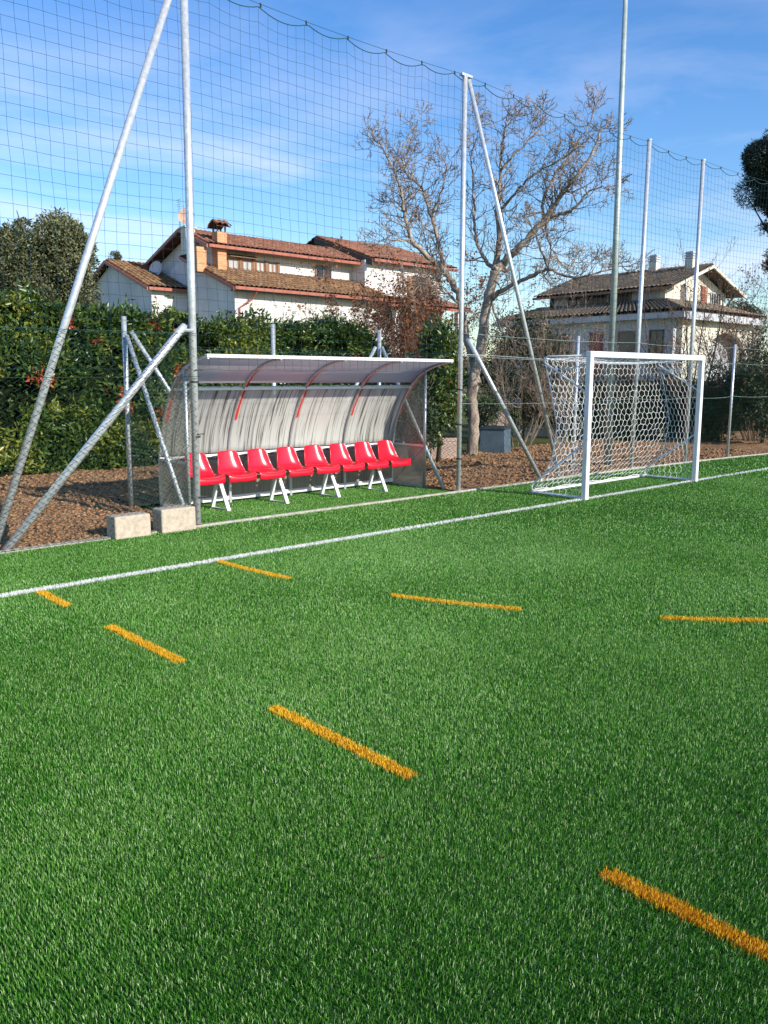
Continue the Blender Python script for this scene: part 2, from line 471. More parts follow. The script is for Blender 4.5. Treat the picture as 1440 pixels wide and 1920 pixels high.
sheet('ground', [(-1500, -1500), (1500, -1500), (1500, 1500), (-1500, 1500)], -0.06, M['lawn'])
sheet('turf_pitch', [(-60, -60), (60, -60), (60, 5)] + [(x, y) for x, y in reversed(KERB)] + [(-60, 8.19)], 0.0, M['turf_base'])
sheet('dugout_turf', [(4.78, 8.2), (9.0, 8.2), (9.0, 9.92), (4.78, 9.92)], 0.004, M['turf_base'])

# kerb: pale concrete edging along the turf
mb = MB()
for (x0, y0), (x1, y1) in zip(KERB[:-1], KERB[1:]):
    mb.hexa([(x0, y0, -0.1), (x1, y1, -0.1), (x1, y1 + .045, -0.1), (x0, y0 + .045, -0.1),
             (x0, y0, 0.032), (x1, y1, 0.032), (x1, y1 + .045, 0.032), (x0, y0 + .045, 0.032)])
k = mb.build('kerb', M['kerb']); k['kind'] = 'structure'

# soil strip: displaced sheet with clods
def soil_height(x, y):
    h = 0.05 * (fbm(x * 0.9, y * 0.9, 3, 3) - 0.5) * 2 + 0.055 * (fbm(x * 6, y * 6, 4, 9) - 0.45)
    rid = np.abs(fbm(x * 11, y * 11, 3, 21) - 0.5) * 2
    h = h + 0.06 * (0.4 - rid)
    edge = np.clip((y - kerb_y(x)) / 0.5, 0, 1)
    return h * edge + 0.015 + 0.05 * np.clip((y - 9.5) / 4, 0, 1)

def soil_grid(x0, x1, y1, step):
    xs = np.arange(x0, x1 + step * .5, step)
    ny = int((y1 - 8.2) / step)
    t = np.linspace(0, 1, ny)
    X, T = np.meshgrid(xs, t, indexing='ij')
    Y0 = kerb_y(X) + 0.046
    Y0 = np.where((X > 4.8) & (X < 9.0), 9.93, Y0)
    Y = Y0 + (y1 - Y0) * T
    Z = soil_height(X, Y)
    V = np.stack([X, Y, Z], -1).reshape(-1, 3)
    nx = len(xs)
    i = np.arange(nx - 1)[:, None] * ny + np.arange(ny - 1)[None, :]
    q = np.stack([i, i + ny, i + ny + 1, i + 1], -1).reshape(-1, 4)
    return V, q
parts = [soil_grid(0.6, 4.78, 14.6, 0.025), soil_grid(4.801, 8.999, 14.6, 0.05), soil_grid(9.02, 19.0, 12.3, 0.035), soil_grid(19.0, 34.0, 11.5, 0.08)]
Vs = []; Qs = []; off = 0
for V, q in parts:
    Vs.append(V); Qs.append(q + off); off += len(V)
# clods: small irregular lumps
def clods(n, x0, x1, y0f, y1, smin, smax, seed):
    r = np.random.default_rng(seed)
    x = r.uniform(x0, x1, n); y = r.uniform(0, 1, n); ya = kerb_y(x) + 0.08
    y = ya + (y1 - ya) * y
    keep = ~((x > 4.75) & (x < 9.05) & (y < 9.98))
    x, y = x[keep], y[keep]; n = len(x)
    s = smin + (smax - smin) * r.random(n) ** 3
    z = soil_height(x, y)
    base = np.array([(1, 0, 0), (-1, 0, 0), (0, 1, 0), (0, -1, 0), (0, 0, 1), (0.7, 0.7, 0.45), (-0.7, 0.7, 0.45), (-0.7, -0.7, 0.45), (0.7, -0.7, 0.45)], float)
    fa = np.array([(4, 5, 6), (4, 6, 7), (4, 7, 8), (4, 8, 5), (0, 2, 5), (2, 6, 5), (2, 1, 6), (1, 7, 6), (1, 3, 7), (3, 8, 7), (3, 0, 8), (0, 5, 8)])
    V = base[None] * (1 + r.uniform(-.2, .2, (n, 9, 1))) * s[:, None, None] * np.array([1, 1, 0.85])
    a = r.uniform(0, 6.28, n); ca, sa = np.cos(a)[:, None], np.sin(a)[:, None]
    V = np.stack([V[..., 0] * ca - V[..., 1] * sa, V[..., 0] * sa + V[..., 1] * ca, V[..., 2]], -1)
    V += np.stack([x, y, z], -1)[:, None, :]
    T = fa[None] + (np.arange(n) * 9)[:, None, None]
    return V.reshape(-1, 3), T.reshape(-1, 3)
Ts = []
for a in [(9000, 0.8, 4.75, 0, 14.4, 0.009, 0.042, 1), (3500, 4.8, 9.0, 0, 14, .012, .05, 2), (9000, 9.05, 19, 0, 12.2, 0.010, 0.045, 3)]:
    V, T = clods(*a); Vs.append(V); Ts.append(T + off); off += len(V)
o = link('soil', nmesh('soil', np.concatenate(Vs), np.concatenate(Qs), np.concatenate(Ts), M['soil']))
o['kind'] = 'structure'
sheet('lawn', [(9, 11.9), (60, 10.2), (90, 70), (-30, 70), (-30, 14.5), (9, 14.5)], 0.02, M['lawn'])

# fallen leaves lying on the soil and caught against the kerb
def litter():
    r = np.random.default_rng(77); n = 900
    x = r.uniform(0.8, 19, n); y = kerb_y(x) + .07 + r.random(n) ** 1.6 * 3.6
    k = ~((x > 4.7) & (x < 9.1) & (y < 10.0)); x, y = x[k], y[k]; n = len(x)
    z = soil_height(x, y) + .022
    gx = np.array([1.78, 2.55, 3.3, 2.62, 4.9, 5.8, 7.4, 3.6, 6.3, 8.8, 10.4, 4.1]); gy = np.array([1.95, .62, 1.25, 2.9, 3.4, 5.6, 4.7, 6.9, 7.6, 7.3, 5.2, 7.95])
    x = np.concatenate([x, gx]); y = np.concatenate([y, gy]); z = np.concatenate([z, np.full(12, .024)]); n = len(x)
    a = r.uniform(0, 6.283, n); L_ = r.uniform(.014, .034, n); L_[-12:] *= .6; w = L_ * .32; t = r.uniform(-.5, .5, n)
    d = np.stack([np.cos(a), np.sin(a), t], -1); s_ = np.stack([-np.sin(a), np.cos(a), r.uniform(-.3, .3, n)], -1)
    c = np.stack([x, y, z], -1)
    V = np.stack([c - d * L_[:, None], c + s_ * w[:, None] + [0, 0, .006], c + d * L_[:, None], c - s_ * w[:, None] + [0, 0, .006]], 1).reshape(-1, 3)
    i = np.arange(n) * 4
    T = np.concatenate([np.stack([i, i + 1, i + 2], -1), np.stack([i, i + 2, i + 3], -1)])
    tn = r.random(n) * .8; tn[-12:] = r.uniform(.1, .45, 12)
    o = link('fallen_leaves', nmesh('fallen_leaves', V, None, T, M['brownleaf'], ('tone', np.concatenate([tn, tn]))))
    tag(o, 'scattered dry brown leaves lying on the bare soil and a few on the turf', kind='stuff')
litter()

# ------------------------------------------------------------------ turf blades
ARC_C = (9.75, 6.51); ARC_R = 5.85
DASH_ROW = [(5.93, 6.49), (4.26, 5.24), (2.32, 3.33), (0.38, 1.40)]       # inlaid along x = 2.29
DASH_ARC = [(0.0, 1.0), (2.0, 3.02), (3.98, 4.98), (5.95, 6.95), (7.95, 8.95)]  # arc length from the goal line
def blades(d0, d1, dens, w, h, half=0.66, seed=0, region=None, turn=0.0):
    r = np.random.default_rng(seed)
    if region is None:
        area = half * (d1 * d1 - d0 * d0); n = int(area * dens)
        d = np.sqrt(r.uniform(d0 * d0, d1 * d1, n)); a = AZ + turn + r.uniform(-half, half, n)
        x = d * np.cos(a); y = d * np.sin(a)
        k = (y < kerb_y(x) - 0.004) & (x > -8)
    else:
        x0, x1, y0, y1 = region
        n = int((x1 - x0) * (y1 - y0) * dens)
        x = r.uniform(x0, x1, n); y = r.uniform(y0, y1, n); k = np.ones(n, bool)
    x, y = x[k], y[k]; n = len(x)
    # tufts: pull blades towards tuft centres so they stand in bunches
    g = 0.012 + 0.35 * w
    x = x + (np.round(x / g) * g - x) * 0.35; y = y + (np.round(y / g) * g - y) * 0.35
    return x, y, np.full(n, w), h * r.uniform(0.7, 1.12, n), r

def blade_mesh(x, y, w, h, r, lean=0.5):
    n = len(x)
    # the nap: leaning direction drifts over the pitch
    nap = 2 * math.pi * fbm(x * 0.35, y * 0.35, 3, 5) * 1.4 + 0.6
    amp = 0.15 + 0.8 * fbm(x * 0.8 + 9, y * 0.8, 3, 11)
    la = nap + r.normal(0, 1.25, n)
    ll = h * lean * (amp + r.normal(0, 0.35, n))
    lx, ly = np.cos(la) * ll, np.sin(la) * ll
    fa = r.uniform(0, 2 * math.pi, n); sx, sy = np.cos(fa) * w / 2, np.sin(fa) * w / 2
    B = np.stack([x, y, np.zeros(n)], -1)
    S = np.stack([sx, sy, np.zeros(n)], -1)
    Mi = B + np.stack([lx * .35, ly * .35, h * .6], -1)
    Tp = B + np.stack([lx, ly, h * (1 - 0.15 * np.abs(ll / h))], -1)
    V = np.stack([B - S, B + S, Mi + S * .85, Mi - S * .85, Tp], 1).reshape(-1, 3)
    i = np.arange(n) * 5
    q = np.stack([i, i + 1, i + 2, i + 3], -1); t = np.stack([i + 3, i + 2, i + 4], -1)
    tone = np.clip(0.31 + 0.16 * (fbm(x * 1.1, y * 1.1, 4, 31) - .5) * 2 + 0.30 * (fbm(x * .33 + 3, y * .33, 2, 61) - .5) + 0.12 * np.exp(-((x * .68 + y * .74 - 6.0) / 2.6) ** 2) - 0.085 + r.normal(0, 0.22, n), 0, 0.95)  # the pale mid-distance band paints sun glare and sheen into the yarn colour
    tone = np.where(r.random(n) < 0.08, 0.97, tone)  # near-white blades are painted sheen highlights
    return V, q, t, np.concatenate([tone, np.clip(tone + 0.06, 0, 1)])

sets = [blades(1.3, 3.2, 44000, .0018, .023, .70, 1), blades(3.2, 5.5, 30000, .0021, .022, .64, 2), blades(5.5, 9, 17000, .0029, .022, .60, 3),
        blades(9, 15, 7000, .0046, .023, .57, 4), blades(15, 34, 1500, .010, .024, .56, 5),
        blades(0, 0, 12000, .0036, .024, seed=6, region=(4.80, 9.0, 8.25, 9.9))]
hf = [(1.3, 3.2, 20000, .0026, .023, .70), (3.2, 5.5, 12000, .0034, .022, .64), (5.5, 9, 6000, .005, .022, .60), (9, 15, 2600, .0075, .023, .57), (15, 34, 700, .014, .024, .56)]
for j_, (a_, b_, c_, d_, e_, f_) in enumerate(hf):     # the pitch goes on at both sides of the view
    hw_ = (1.25 - f_) / 2
    sets.append(blades(a_, b_, c_, d_, e_, hw_, 20 + j_, turn=-(f_ + hw_)))
    sets.append(blades(a_, b_, c_ * .6, d_ * 1.2, e_, hw_, 30 + j_, turn=f_ + hw_))
sets.append(blades(.15, 1.3, 9000, .003, .023, 1.6, 40))
X = np.concatenate([s[0] for s in sets]); Y = np.concatenate([s[1] for s in sets])
W = np.concatenate([s[2] for s in sets]); H = np.concatenate([s[3] for s in sets])
jit = rng.normal(0, 0.003, len(X))
cls = np.zeros(len(X), int)
cls[(np.abs(Y + jit * .6 - 6.545) < 0.040)] = 1
dash_id = np.full(len(X), -1)
for i, (a, b) in enumerate(DASH_ROW):
    m_ = (np.abs(X + jit - 2.285) < 0.033) & (Y > a) & (Y < b) & (cls == 0)
    dash_id[m_] = i
rr = np.hypot(X - ARC_C[0], Y - ARC_C[1]); th = np.arctan2(-(Y - ARC_C[1]), -(X - ARC_C[0])) * ARC_R
for i, (a, b) in enumerate(DASH_ARC):
    m_ = (np.abs(rr + jit - ARC_R) < 0.033) & (th > a) & (th < b) & (Y < 6.5)
    dash_id[m_] = 10 + i
def emit(name, m_, mat, kind, lift=1.0, label=None):
    if m_.sum() == 0: return None
    if kind == 'structure':                            # line yarn is tufted twice as densely
        rj_ = np.random.default_rng(int(m_.sum()) + 3); k2 = int(m_.sum())
        x_ = np.concatenate([X[m_], X[m_] + rj_.normal(0, .006, k2)]); y_ = np.concatenate([Y[m_], Y[m_] + rj_.normal(0, .005, k2)])
        V, q, t, tone = blade_mesh(x_, y_, np.tile(W[m_], 2) * 1.35, np.tile(H[m_], 2) * lift, rj_, 0.32)
        o = link(name, nmesh(name, V, q, t, mat, ('tone', tone))); o['kind'] = kind
        return o
    V, q, t, tone = blade_mesh(X[m_], Y[m_], W[m_] * (1.5 if kind == 'structure' else 1), H[m_] * lift, np.random.default_rng(int(m_.sum())), 0.40)
    o = link(name, nmesh(name, V, q, t, mat, ('tone', tone)))
    o['kind'] = kind
    if label: o['label'] = label
    return o
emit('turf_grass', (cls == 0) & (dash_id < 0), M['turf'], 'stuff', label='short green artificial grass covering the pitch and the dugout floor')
emit('goal_line', cls == 1, M['turf_w'], 'structure', 1.32)
for i in list(range(len(DASH_ROW))) + [10 + j for j in range(len(DASH_ARC))]:
    emit('orange_dash', dash_id == i, M['turf_o'], 'structure', 1.2)

# ------------------------------------------------------------------ net poles, fence
def P(x, y, z): return Vector((x, y, z))
FY = 8.235                                             # line of the fence and the ball net
def pole_obj(name, a, b, r, mat, parent=None, n=14, r2=None):
    return MB().tube([a, b], [r, r2 or r], n).build(name, mat, parent, smooth=True)

t1 = empty('net_pole', (4.69, FY, 0), 'tall galvanised net pole at the dugout\'s left end, its struts leaning left', 'pole', 'tall poles holding up the ball net')
pole_obj('pole', P(4.69, FY, 0), P(4.755, FY, 5.75), .041, M['galv'], t1)
MB().tube([P(2.49, FY + .02, 0), P(4.67, FY + .02, 5.7)], .037, 14).build('strut', M['galv'], t1, smooth=True)
MB().tube([P(2.62, FY + .06, 0.0), P(4.56, FY - .04, 2.18), P(4.60, FY - .03, 2.22)], [.041, .041, .036], 14).build('strut', M['galv'], t1, smooth=True)
MB().tube([P(4.58, FY - .05, 2.17), P(4.72, FY - .02, 2.17)], .02, 8).build('bracket', M['alu'], t1)
t2 = empty('net_pole', (8.99, FY, 0), 'tall galvanised net pole at the dugout\'s right end, its struts leaning right', 'pole', 'tall poles holding up the ball net')
pole_obj('pole', P(9.03, FY, 0), P(9.045, FY, 5.76), .035, M['galv'], t2)
MB().tube([P(11.54, FY, 0), P(9.12, FY, 5.72)], .031, 14).build('strut', M['galv'], t2, smooth=True)
MB().tube([P(11.02, FY - .02, 0), P(9.17, FY - .02, 2.22)], .034, 14).build('strut', M['galv_dull'], t2, smooth=True)
mb = MB(); mb.box(8.96, 9.17, FY - .03, FY + .03, 5.74, 5.77); mb.tube([P(8.97, FY - .05, 5.72), P(9.12, FY + .05, 5.79)], .010, 6)
mb.build('top_clamp', M['galv'], t2)
t3 = empty('net_pole', (13.75, FY, 0), 'tall net pole rising behind the middle of the goal, nearer of the two plain ones', 'pole', 'tall poles holding up the ball net')
pole_obj('pole', P(13.75, FY, 0), P(13.85, FY, 5.78), .038, M['galv'], t3)
MB().tube([P(13.85, FY, 5.78), P(13.85, FY, 5.80)], .045, 12).build('cap', M['galv_dull'], t3)
t4 = empty('net_pole', (15.6, 8.15, 0), 'tall net pole rising behind the right post of the goal, farthest of them all', 'pole', 'tall poles holding up the ball net')
pole_obj('pole', P(15.6, 8.15, 0), P(15.78, 8.22, 5.76), .038, M['galv'], t4)
MB().tube([P(15.78, 8.22, 5.76), P(15.78, 8.22, 5.785)], .045, 12).build('cap', M['galv_dull'], t4)

lp = empty('light_pole', (13.70, 8.72, 0), 'thick tapering grey-green lamp pole rising out of the picture behind the goal', 'lamp pole')
MB().tube([P(13.72, 8.72, 0), P(13.66, 8.72, 9.5)], [.078, .034], 18).build('pole', M['galv_green'], lp, smooth=True)
MB().tube([P(13.72, 8.72, 0), P(13.72, 8.72, .05)], .13, 18).build('base_collar', M['concrete'], lp)

for e_, x_, y_, zs_, rr_ in ((t1, 4.715, FY, (.34, 1.02, 1.62), .044), (t2, 9.035, FY, (.5, 1.0, 1.5), .040), (t3, 13.77, FY, (.5, 1.5), .042)):
    for z_ in zs_: MB().tube([(x_, y_, z_ - .011), (x_, y_, z_ + .011)], rr_ + .004, 14).build('clamp', M['strap_black'], e_)
MB().tube([(4.69, FY, 0), (4.69, FY, .035)], .075, 16).build('foot', M['concrete'], t1)
MB().tube([(9.03, FY, 0), (9.03, FY, .03)], .06, 16).build('foot', M['concrete'], t2)

# ball net
NX = [1.0, 4.72, 9.02, 13.85, 15.78, 19.2, 24.0, 30.0]
NYv = [FY, FY, FY, FY, 8.20, 7.95, 7.6, 7.2]
def ny(x): return float(np.interp(x, NX, NYv))
mb = MB()
pitchx = 0.127
xs = np.arange(1.0, 30.0, pitchx)
span_posts = [1.0, 4.72, 9.02, 13.85, 15.78, 19.2, 24.0, 30.0]
def cable_z(x):
    for a, b in zip(span_posts[:-1], span_posts[1:]):
        if a <= x <= b:
            t = (x - a) / (b - a); return 5.77 - 0.05 * 4 * t * (1 - t)
    return 5.75
hooks = np.arange(1.3, 30, 0.63)
def rope_z(x):                                        # scalloped edge rope hanging from hooks
    j = np.searchsorted(hooks, x) - 1
    if j < 0 or j >= len(hooks) - 1: return cable_z(x) - .03
    t = (x - hooks[j]) / (hooks[j + 1] - hooks[j])
    return cable_z(x) - 0.02 - 0.068 * 4 * t * (1 - t) - 0.015 * math.sin(j * 2.1)
NZ = 32
nodes = np.zeros((len(xs), NZ, 3))
for i, x in enumerate(xs):
    zt = rope_z(x)
    for j in range(NZ):
        z = zt + (1.75 - zt) * j / (NZ - 1)
        sag = 0.010 * math.sin((x - 1) * 2 * math.pi / 3.1 + j * .12) * math.sin(math.pi * j / (NZ - 1))
        z = 1.75 + (cable_z(x) - .10 - 1.75) * (1 - j / (NZ - 1)) + (zt - cable_z(x) + .10) * math.exp(-j / 1.6)
        px = x + 0.006 * math.sin(j * .5 + i * .25) + 0.010 * (vnoise(np.array([i * .6]), np.array([j * .5]), 4)[0] - .5) * 2
        nodes[i, j] = (px, ny(x) + 0.03 + 0.02 * math.sin(x * 1.1 + j * .12) * math.sin(math.pi * j / (NZ - 1)), z - sag + 0.016 * (vnoise(np.array([i * .45]), np.array([j * .9]), 8)[0] - .5))
def strands(mb, nodes, r, n=3):
    A, B = nodes.shape[:2]
    for i in range(A): mb.tube([nodes[i, j] for j in range(B)], r, n, cap=False)
    for j in range(1, B): mb.tube([nodes[i, j] for i in range(A)], r, n, cap=False)
net = empty('ball_net', (9.0, FY, 1.75), 'dark green square mesh ball net hung high between the tall poles', 'net')
strands(mb, nodes, .0018)
mb.build('netting', M['cord_green'], net)
mb = MB(); xx = np.arange(1.0, 30, .07)
mb.tube([(x, ny(x) + .03, rope_z(x)) for x in xx], .0055, 5, cap=False)
mb.build('edge_rope', M['cord_green'], net)
mb = MB(); mb.tube([(x, ny(x) + .02, cable_z(x)) for x in xx[::3]], .0030, 5, cap=False)
mb.build('top_cable', M['cord_green'], net)
for h_ in hooks:
    z = cable_z(h_); MB().tube([(h_, ny(h_) + .02, z + .012), (h_ + .012, ny(h_) + .03, z - .03)], .010, 5).build('hook', M['strap_black'], net)

def chainlink(p0, p1, z0, z1, pitch=0.080, r=0.0029, wob=0.004, zf=None):
    """diamond mesh between two ground points"""
    p0 = np.array(p0, float); p1 = np.array(p1, float)
    L_ = np.hypot(*(p1 - p0)); d = (p1 - p0) / L_; nrm = np.array([-d[1], d[0]])
    ncol = int(L_ / pitch); nrow = int((z1 - z0) / (pitch / 1.0))
    Vl = []; 
    hp = pitch / 2
    # each wire is a zigzag running vertically
    nz = nrow * 2
    jz = np.arange(nz + 1)
    pts = np.zeros((ncol, nz + 1, 3))
    for i in range(ncol):
        s = (i + 0.5) * pitch + np.where(jz % 2 == 0, hp, -hp) * 1.02
        zz = z0 + jz * (z1 - z0) / nz
        off = np.where(jz % 2 == 0, r * .9, -r * .9) + wob * np.sin(s * 3.1 + zz * 2.3) * 3
        pts[i, :, 0] = p0[0] + d[0] * s + nrm[0] * off
        pts[i, :, 1] = p0[1] + d[1] * s + nrm[1] * off
        pts[i, :, 2] = zz + 0.006 * np.sin(s * 5)
    # triangular section swept along, vectorised
    t = np.diff(pts, axis=1); t = np.concatenate([t, t[:, -1:]], 1)
    up_ = np.zeros_like(pts); up_[..., 0] = nrm[0]; up_[..., 1] = nrm[1]
    side = np.cross(t, up_); side /= np.linalg.norm(side, axis=-1, keepdims=True) + 1e-9
    V = np.stack([pts + side * r * (2 / math.sqrt(3)) * math.cos(a) + up_ * r * (2 / math.sqrt(3)) * math.sin(a) for a in (0, 2.094, 4.189)], 2)
    nv = nz + 1
    base = (np.arange(ncol)[:, None] * nv + np.arange(nz)[None, :]) * 3
    Q = []
    for a in range(3):
        b = (a + 1) % 3
        Q.append(np.stack([base + a, base + b, base + 3 + b, base + 3 + a], -1).reshape(-1, 4))
    return V.reshape(-1, 3), np.concatenate(Q)
def mesh_panel(name, p0, p1, z0, z1, parent, **k):
    V, Q = chainlink(p0, p1, z0, z1, **k)
    return link(name, nmesh(name, V, Q, None, M['wire_green']), parent)
def wire(p0, p1, z, parent, mat='wire_green', r=.0026, sag=.015):
    pts = []
    for k in range(9):
        t = k / 8; pts.append((p0[0] + (p1[0] - p0[0]) * t, p0[1] + (p1[1] - p0[1]) * t, z - sag * 4 * t * (1 - t)))
    MB().tube(pts, r, 5).build('tension_wire', M[mat], parent)

f1 = empty('chain_link_fence', (2.5, FY, 0), 'green chain-link mesh fence standing in front of the bare soil left of the dugout', 'fence')
mesh_panel('mesh', (0.2, FY - .092), (4.70, FY - .075), 0.03, 2.14, f1, r=.0031)
for z in (2.14, 1.68): wire((0.2, FY - .096), (4.74, FY - .08), z, f1)
wire((0.2, FY - .05), (4.74, FY - .05), 0.04, f1)
for z in (0.35, 1.05, 1.75):
    MB().tube([(4.70 - .0, FY - .05, z), (4.79, FY - .05, z)], .006, 6).build('clamp', M['strap_black'], f1)

f2 = empty('chain_link_fence', (6.9, 9.98, 0), 'chain-link fence stepping back around the rear and both sides of the dugout', 'fence')
BY = 9.98
cl_, cr_ = (4.74, BY), (9.02, BY)
mesh_panel('mesh', (4.74, FY + .05), cl_, 0.03, 1.68, f2)
mesh_panel('mesh', cl_, cr_, 0.03, 2.05, f2)
mesh_panel('mesh', cr_, (9.02, FY + .05), 0.03, 2.05, f2)
for (px_, py_) in (cl_, (6.98, BY), cr_):
    pole_obj('post', P(px_, py_, 0), P(px_ + .02, py_, 2.42), .032, M['galv_dull'], f2, 12)
for a, b in [((4.74, 8.55, .05), (4.76, 9.92, 2.18)), ((9.0, 8.5, .02), (9.02, 9.9, 2.15)),
             ((6.3, BY - .03, .05), (4.84, BY - .02, 2.24)), ((7.5, BY - .03, .05), (8.94, BY - .02, 2.15))]:
    pole_obj('brace', P(*a), P(*b), .027, M['galv_dull'], f2, 12)
for z in (2.05, 1.3, 0.7): wire(cl_, cr_, z, f2, 'wire_green')
for z in (1.68, 0.75): wire((4.74, FY), cl_, z, f2, 'wire_green'); wire(cr_, (9.02, FY), z, f2, 'wire_green')

f3 = empty('chain_link_fence', (14, 8.2, 0), 'long chain-link fence running behind the goal to the right', 'fence')
segs = [(9.03, FY), (13.75, FY), (15.6, 8.15), (17.2, 8.04), (19.2, 7.84), (26.0, 7.37)]
for a, b in zip(segs[:-1], segs[1:]):
    mesh_panel('mesh', (a[0], a[1] - .045), (b[0], b[1] - .045), 0.03, 2.02, f3, r=.0021)
    for z, mt in ((2.3, 'wire_pale'), (1.98, 'wire_pale'), (1.3, 'wire_pale')):
        wire((a[0], a[1] - .05), (b[0], b[1] - .05), z, f3, mt, .0028, .03)
for (px_, py_) in ((11.9, FY), (17.2, 8.04), (19.2, 7.84), (22.5, 7.62)):
    pole_obj('post', P(px_, py_, 0), P(px_ + .03, py_, 2.36), .026, M['galv'], f3, 12)

# concrete blocks
for (x0, x1, yf, ht, lab) in [(3.66, 4.06, 8.10, .245, 'beige concrete footing block in the gap left of the other, nearer the bare soil'),
                              (4.185, 4.60, 8.10, .265, 'beige concrete footing block touching the foot of the tall pole by the dugout')]:
    o = MB().box(x0, x1, yf, yf + .22, 0, ht).build('concrete_block', M['concrete'], bevel=.018)
    o.modifiers['bevel'].segments = 3
    tag(o, lab, 'concrete block', 'concrete footing blocks on the turf edge')

# ------------------------------------------------------------------ dugout
dg = empty('dugout', (6.95, 9.2, 0), 'curved translucent dugout shelter with metal ribs over the row of red seats', 'dugout shelter')
DX0, DX1 = 4.96, 8.97
prof = [(9.62, 0.03), (9.62, .35), (9.61, .62), (9.56, .90), (9.47, 1.13), (9.35, 1.36), (9.20, 1.56), (9.03, 1.71), (8.83, 1.81), (8.60, 1.875), (8.36, 1.91)]
# smooth the profile
pf = []
for k in range(len(prof) - 1):
    p0 = prof[max(k-1, 0)]; p1 = prof[k]; p2 = prof[k+1]; p3 = prof[min(k+2, len(prof)-1)]
    for s in range(4):
        t = s / 4
        pf.append(tuple(0.5 * (2*p1[c] + (p2[c]-p0[c])*t + (2*p0[c]-5*p1[c]+4*p2[c]-p3[c])*t*t + (3*p1[c]-p0[c]-3*p2[c]+p3[c])*t**3) for c in (0, 1)))
pf.append(prof[-1])
def sweep(name, zlo, zhi, mat, thick=.006, xs_=(DX0, DX1)):
    pts = [p for p in pf if zlo <= p[1] <= zhi]
    mb = MB()
    nx_ = 2
    a = [[(x, y, z) for (y, z) in pts] for x in np.linspace(xs_[0], xs_[1], nx_)]
    mb.grid(a)
    o = mb.build(name, mat, dg)
    s = o.modifiers.new('thickness', 'SOLIDIFY'); s.thickness = thick; s.offset = 1
    for p in o.data.polygons: p.use_smooth = True
    return o
sweep('back_panel', .66, 1.60, M['poly_back'])
sweep('roof_panel', 1.58, 1.92, M['poly_roof'])
sweep('lower_panel', 0.03, .64, M['poly_low'])
ribx = np.linspace(DX0, DX1, 5)
for i, x in enumerate(ribx):
    mb = MB(); mb.tube([(x, y - .022, z - (.0 if z < 1.3 else .018)) for (y, z) in pf], .017, 8)
    mb.build('rib', M['alu'], dg, smooth=True)
    mb = MB()
    for (ya, za), (yb, zb) in zip(pf[:-1], pf[1:]):
        if za < 1.10 or yb < 8.42: continue
        n_ = Vector((0, zb - za, -(yb - ya))); n_.normalize()
        o_ = Vector((0, n_.y, n_.z)) * -.010
        if n_.z > 0: o_ = -o_
        q = [(x + .012, ya, za), (x + .065, ya, za), (x + .065, yb, zb), (x + .012, yb, zb)]
        # strip clamped on both faces of the sheet
        mb.hexa([tuple(Vector(p) - Vector((0, .009, .009))) for p in q] + [tuple(Vector(p) + Vector((0, .016, .016))) for p in q])
    mb.build('cover_strip', M['red_strip'], dg)
for (y, z, s, mt) in [(9.585, .66, .018, 'white_paint'), (9.60, .075, .028, 'white_paint'), (9.195, 1.53, .020, 'alu')]:
    MB().box(DX0 + .012, DX1 - .012, y - s, y + s * .6, z - s, z + s).build('rail', M[mt], dg, bevel=.004)
MB().box(DX0 - .02, DX1 + .02, 8.325, 8.385, 1.890, 1.932).build('fascia', M['white_paint'], dg, bevel=.006)
for x in (DX0, DX1):
    pole_obj('front_post', P(x, 8.88, 0), P(x, 8.88, 1.79), .021, M['alu'], dg, 10)
    sgn = 1 if x == DX1 else -1
    xo = x + .003 * sgn
    # side panels: upper clear one and lower cloudy one
    up_pts = [(xo, 8.885, .66)] + [(xo, y - .03, z) for (y, z) in pf if z >= .66 and y >= 8.9] + [(xo, 8.885, 1.76)]
    mb = MB(); mb.prism(up_pts, (.005 * sgn, 0, 0)); mb.build('side_panel', M['poly_side'], dg)
    mb = MB(); mb.prism([(xo, 8.885, .06), (xo, 9.60, .06), (xo, 9.59, .645), (xo, 8.885, .645)], (.005 * sgn, 0, 0)); mb.build('side_panel', M['poly_low'], dg)
    MB().box(x - .014, x + .014, 8.90, 9.60, .64, .67).build('side_rail', M['alu'], dg)
    MB().box(x - .018, x + .018, 8.90, 9.60, .01, .06).build('side_rail', M['galv_dull'], dg)
    MB().tube([(x, 9.57, .07), (x, 8.91, .64)], .011, 8).build('side_brace', M['galv_dull'], dg)
for x in ribx[1:-1]:
    MB().box(x - .02, x + .02, 9.56, 9.598, 0, .64).build('rear_post', M['alu'], dg, bevel=.004)

# ------------------------------------------------------------------ bench with eight red seats
bn = empty('team_bench', (6.9, 9.2, 0), 'row of eight glossy red bucket seats on white A-shaped legs inside the dugout', 'bench')
SX = [5.335 + k * 0.466 for k in range(8)]
MB().box(5.1, 8.8, 9.17, 9.215, .355, .40).build('beam', M['galv'], bn, bevel=.004)
MB().box(5.1, 8.8, 9.32, 9.35, .355, .385).build('beam', M['galv_dull'], bn, bevel=.004)
for x in (5.56, 6.47, 7.36, 8.26):
    mb = MB()
    w = .026
    for (yt, yb) in ((9.16, 8.97), (9.24, 9.36)):
        mb.hexa([(x - w, yb - .014, 0.01), (x + w, yb - .014, 0.01), (x + w, yb + .014, 0.01), (x - w, yb + .014, 0.01),
                 (x - w, yt - .014, .36), (x + w, yt - .014, .36), (x + w, yt + .014, .36), (x - w, yt + .014, .36)])
    mb.box(x - .018, x + .018, 8.965, 9.37, .006, .022)
    mb.box(x - .03, x + .03, 9.13, 9.27, .335, .35)
    mb.build('leg', M['white_paint'], bn, bevel=.003)
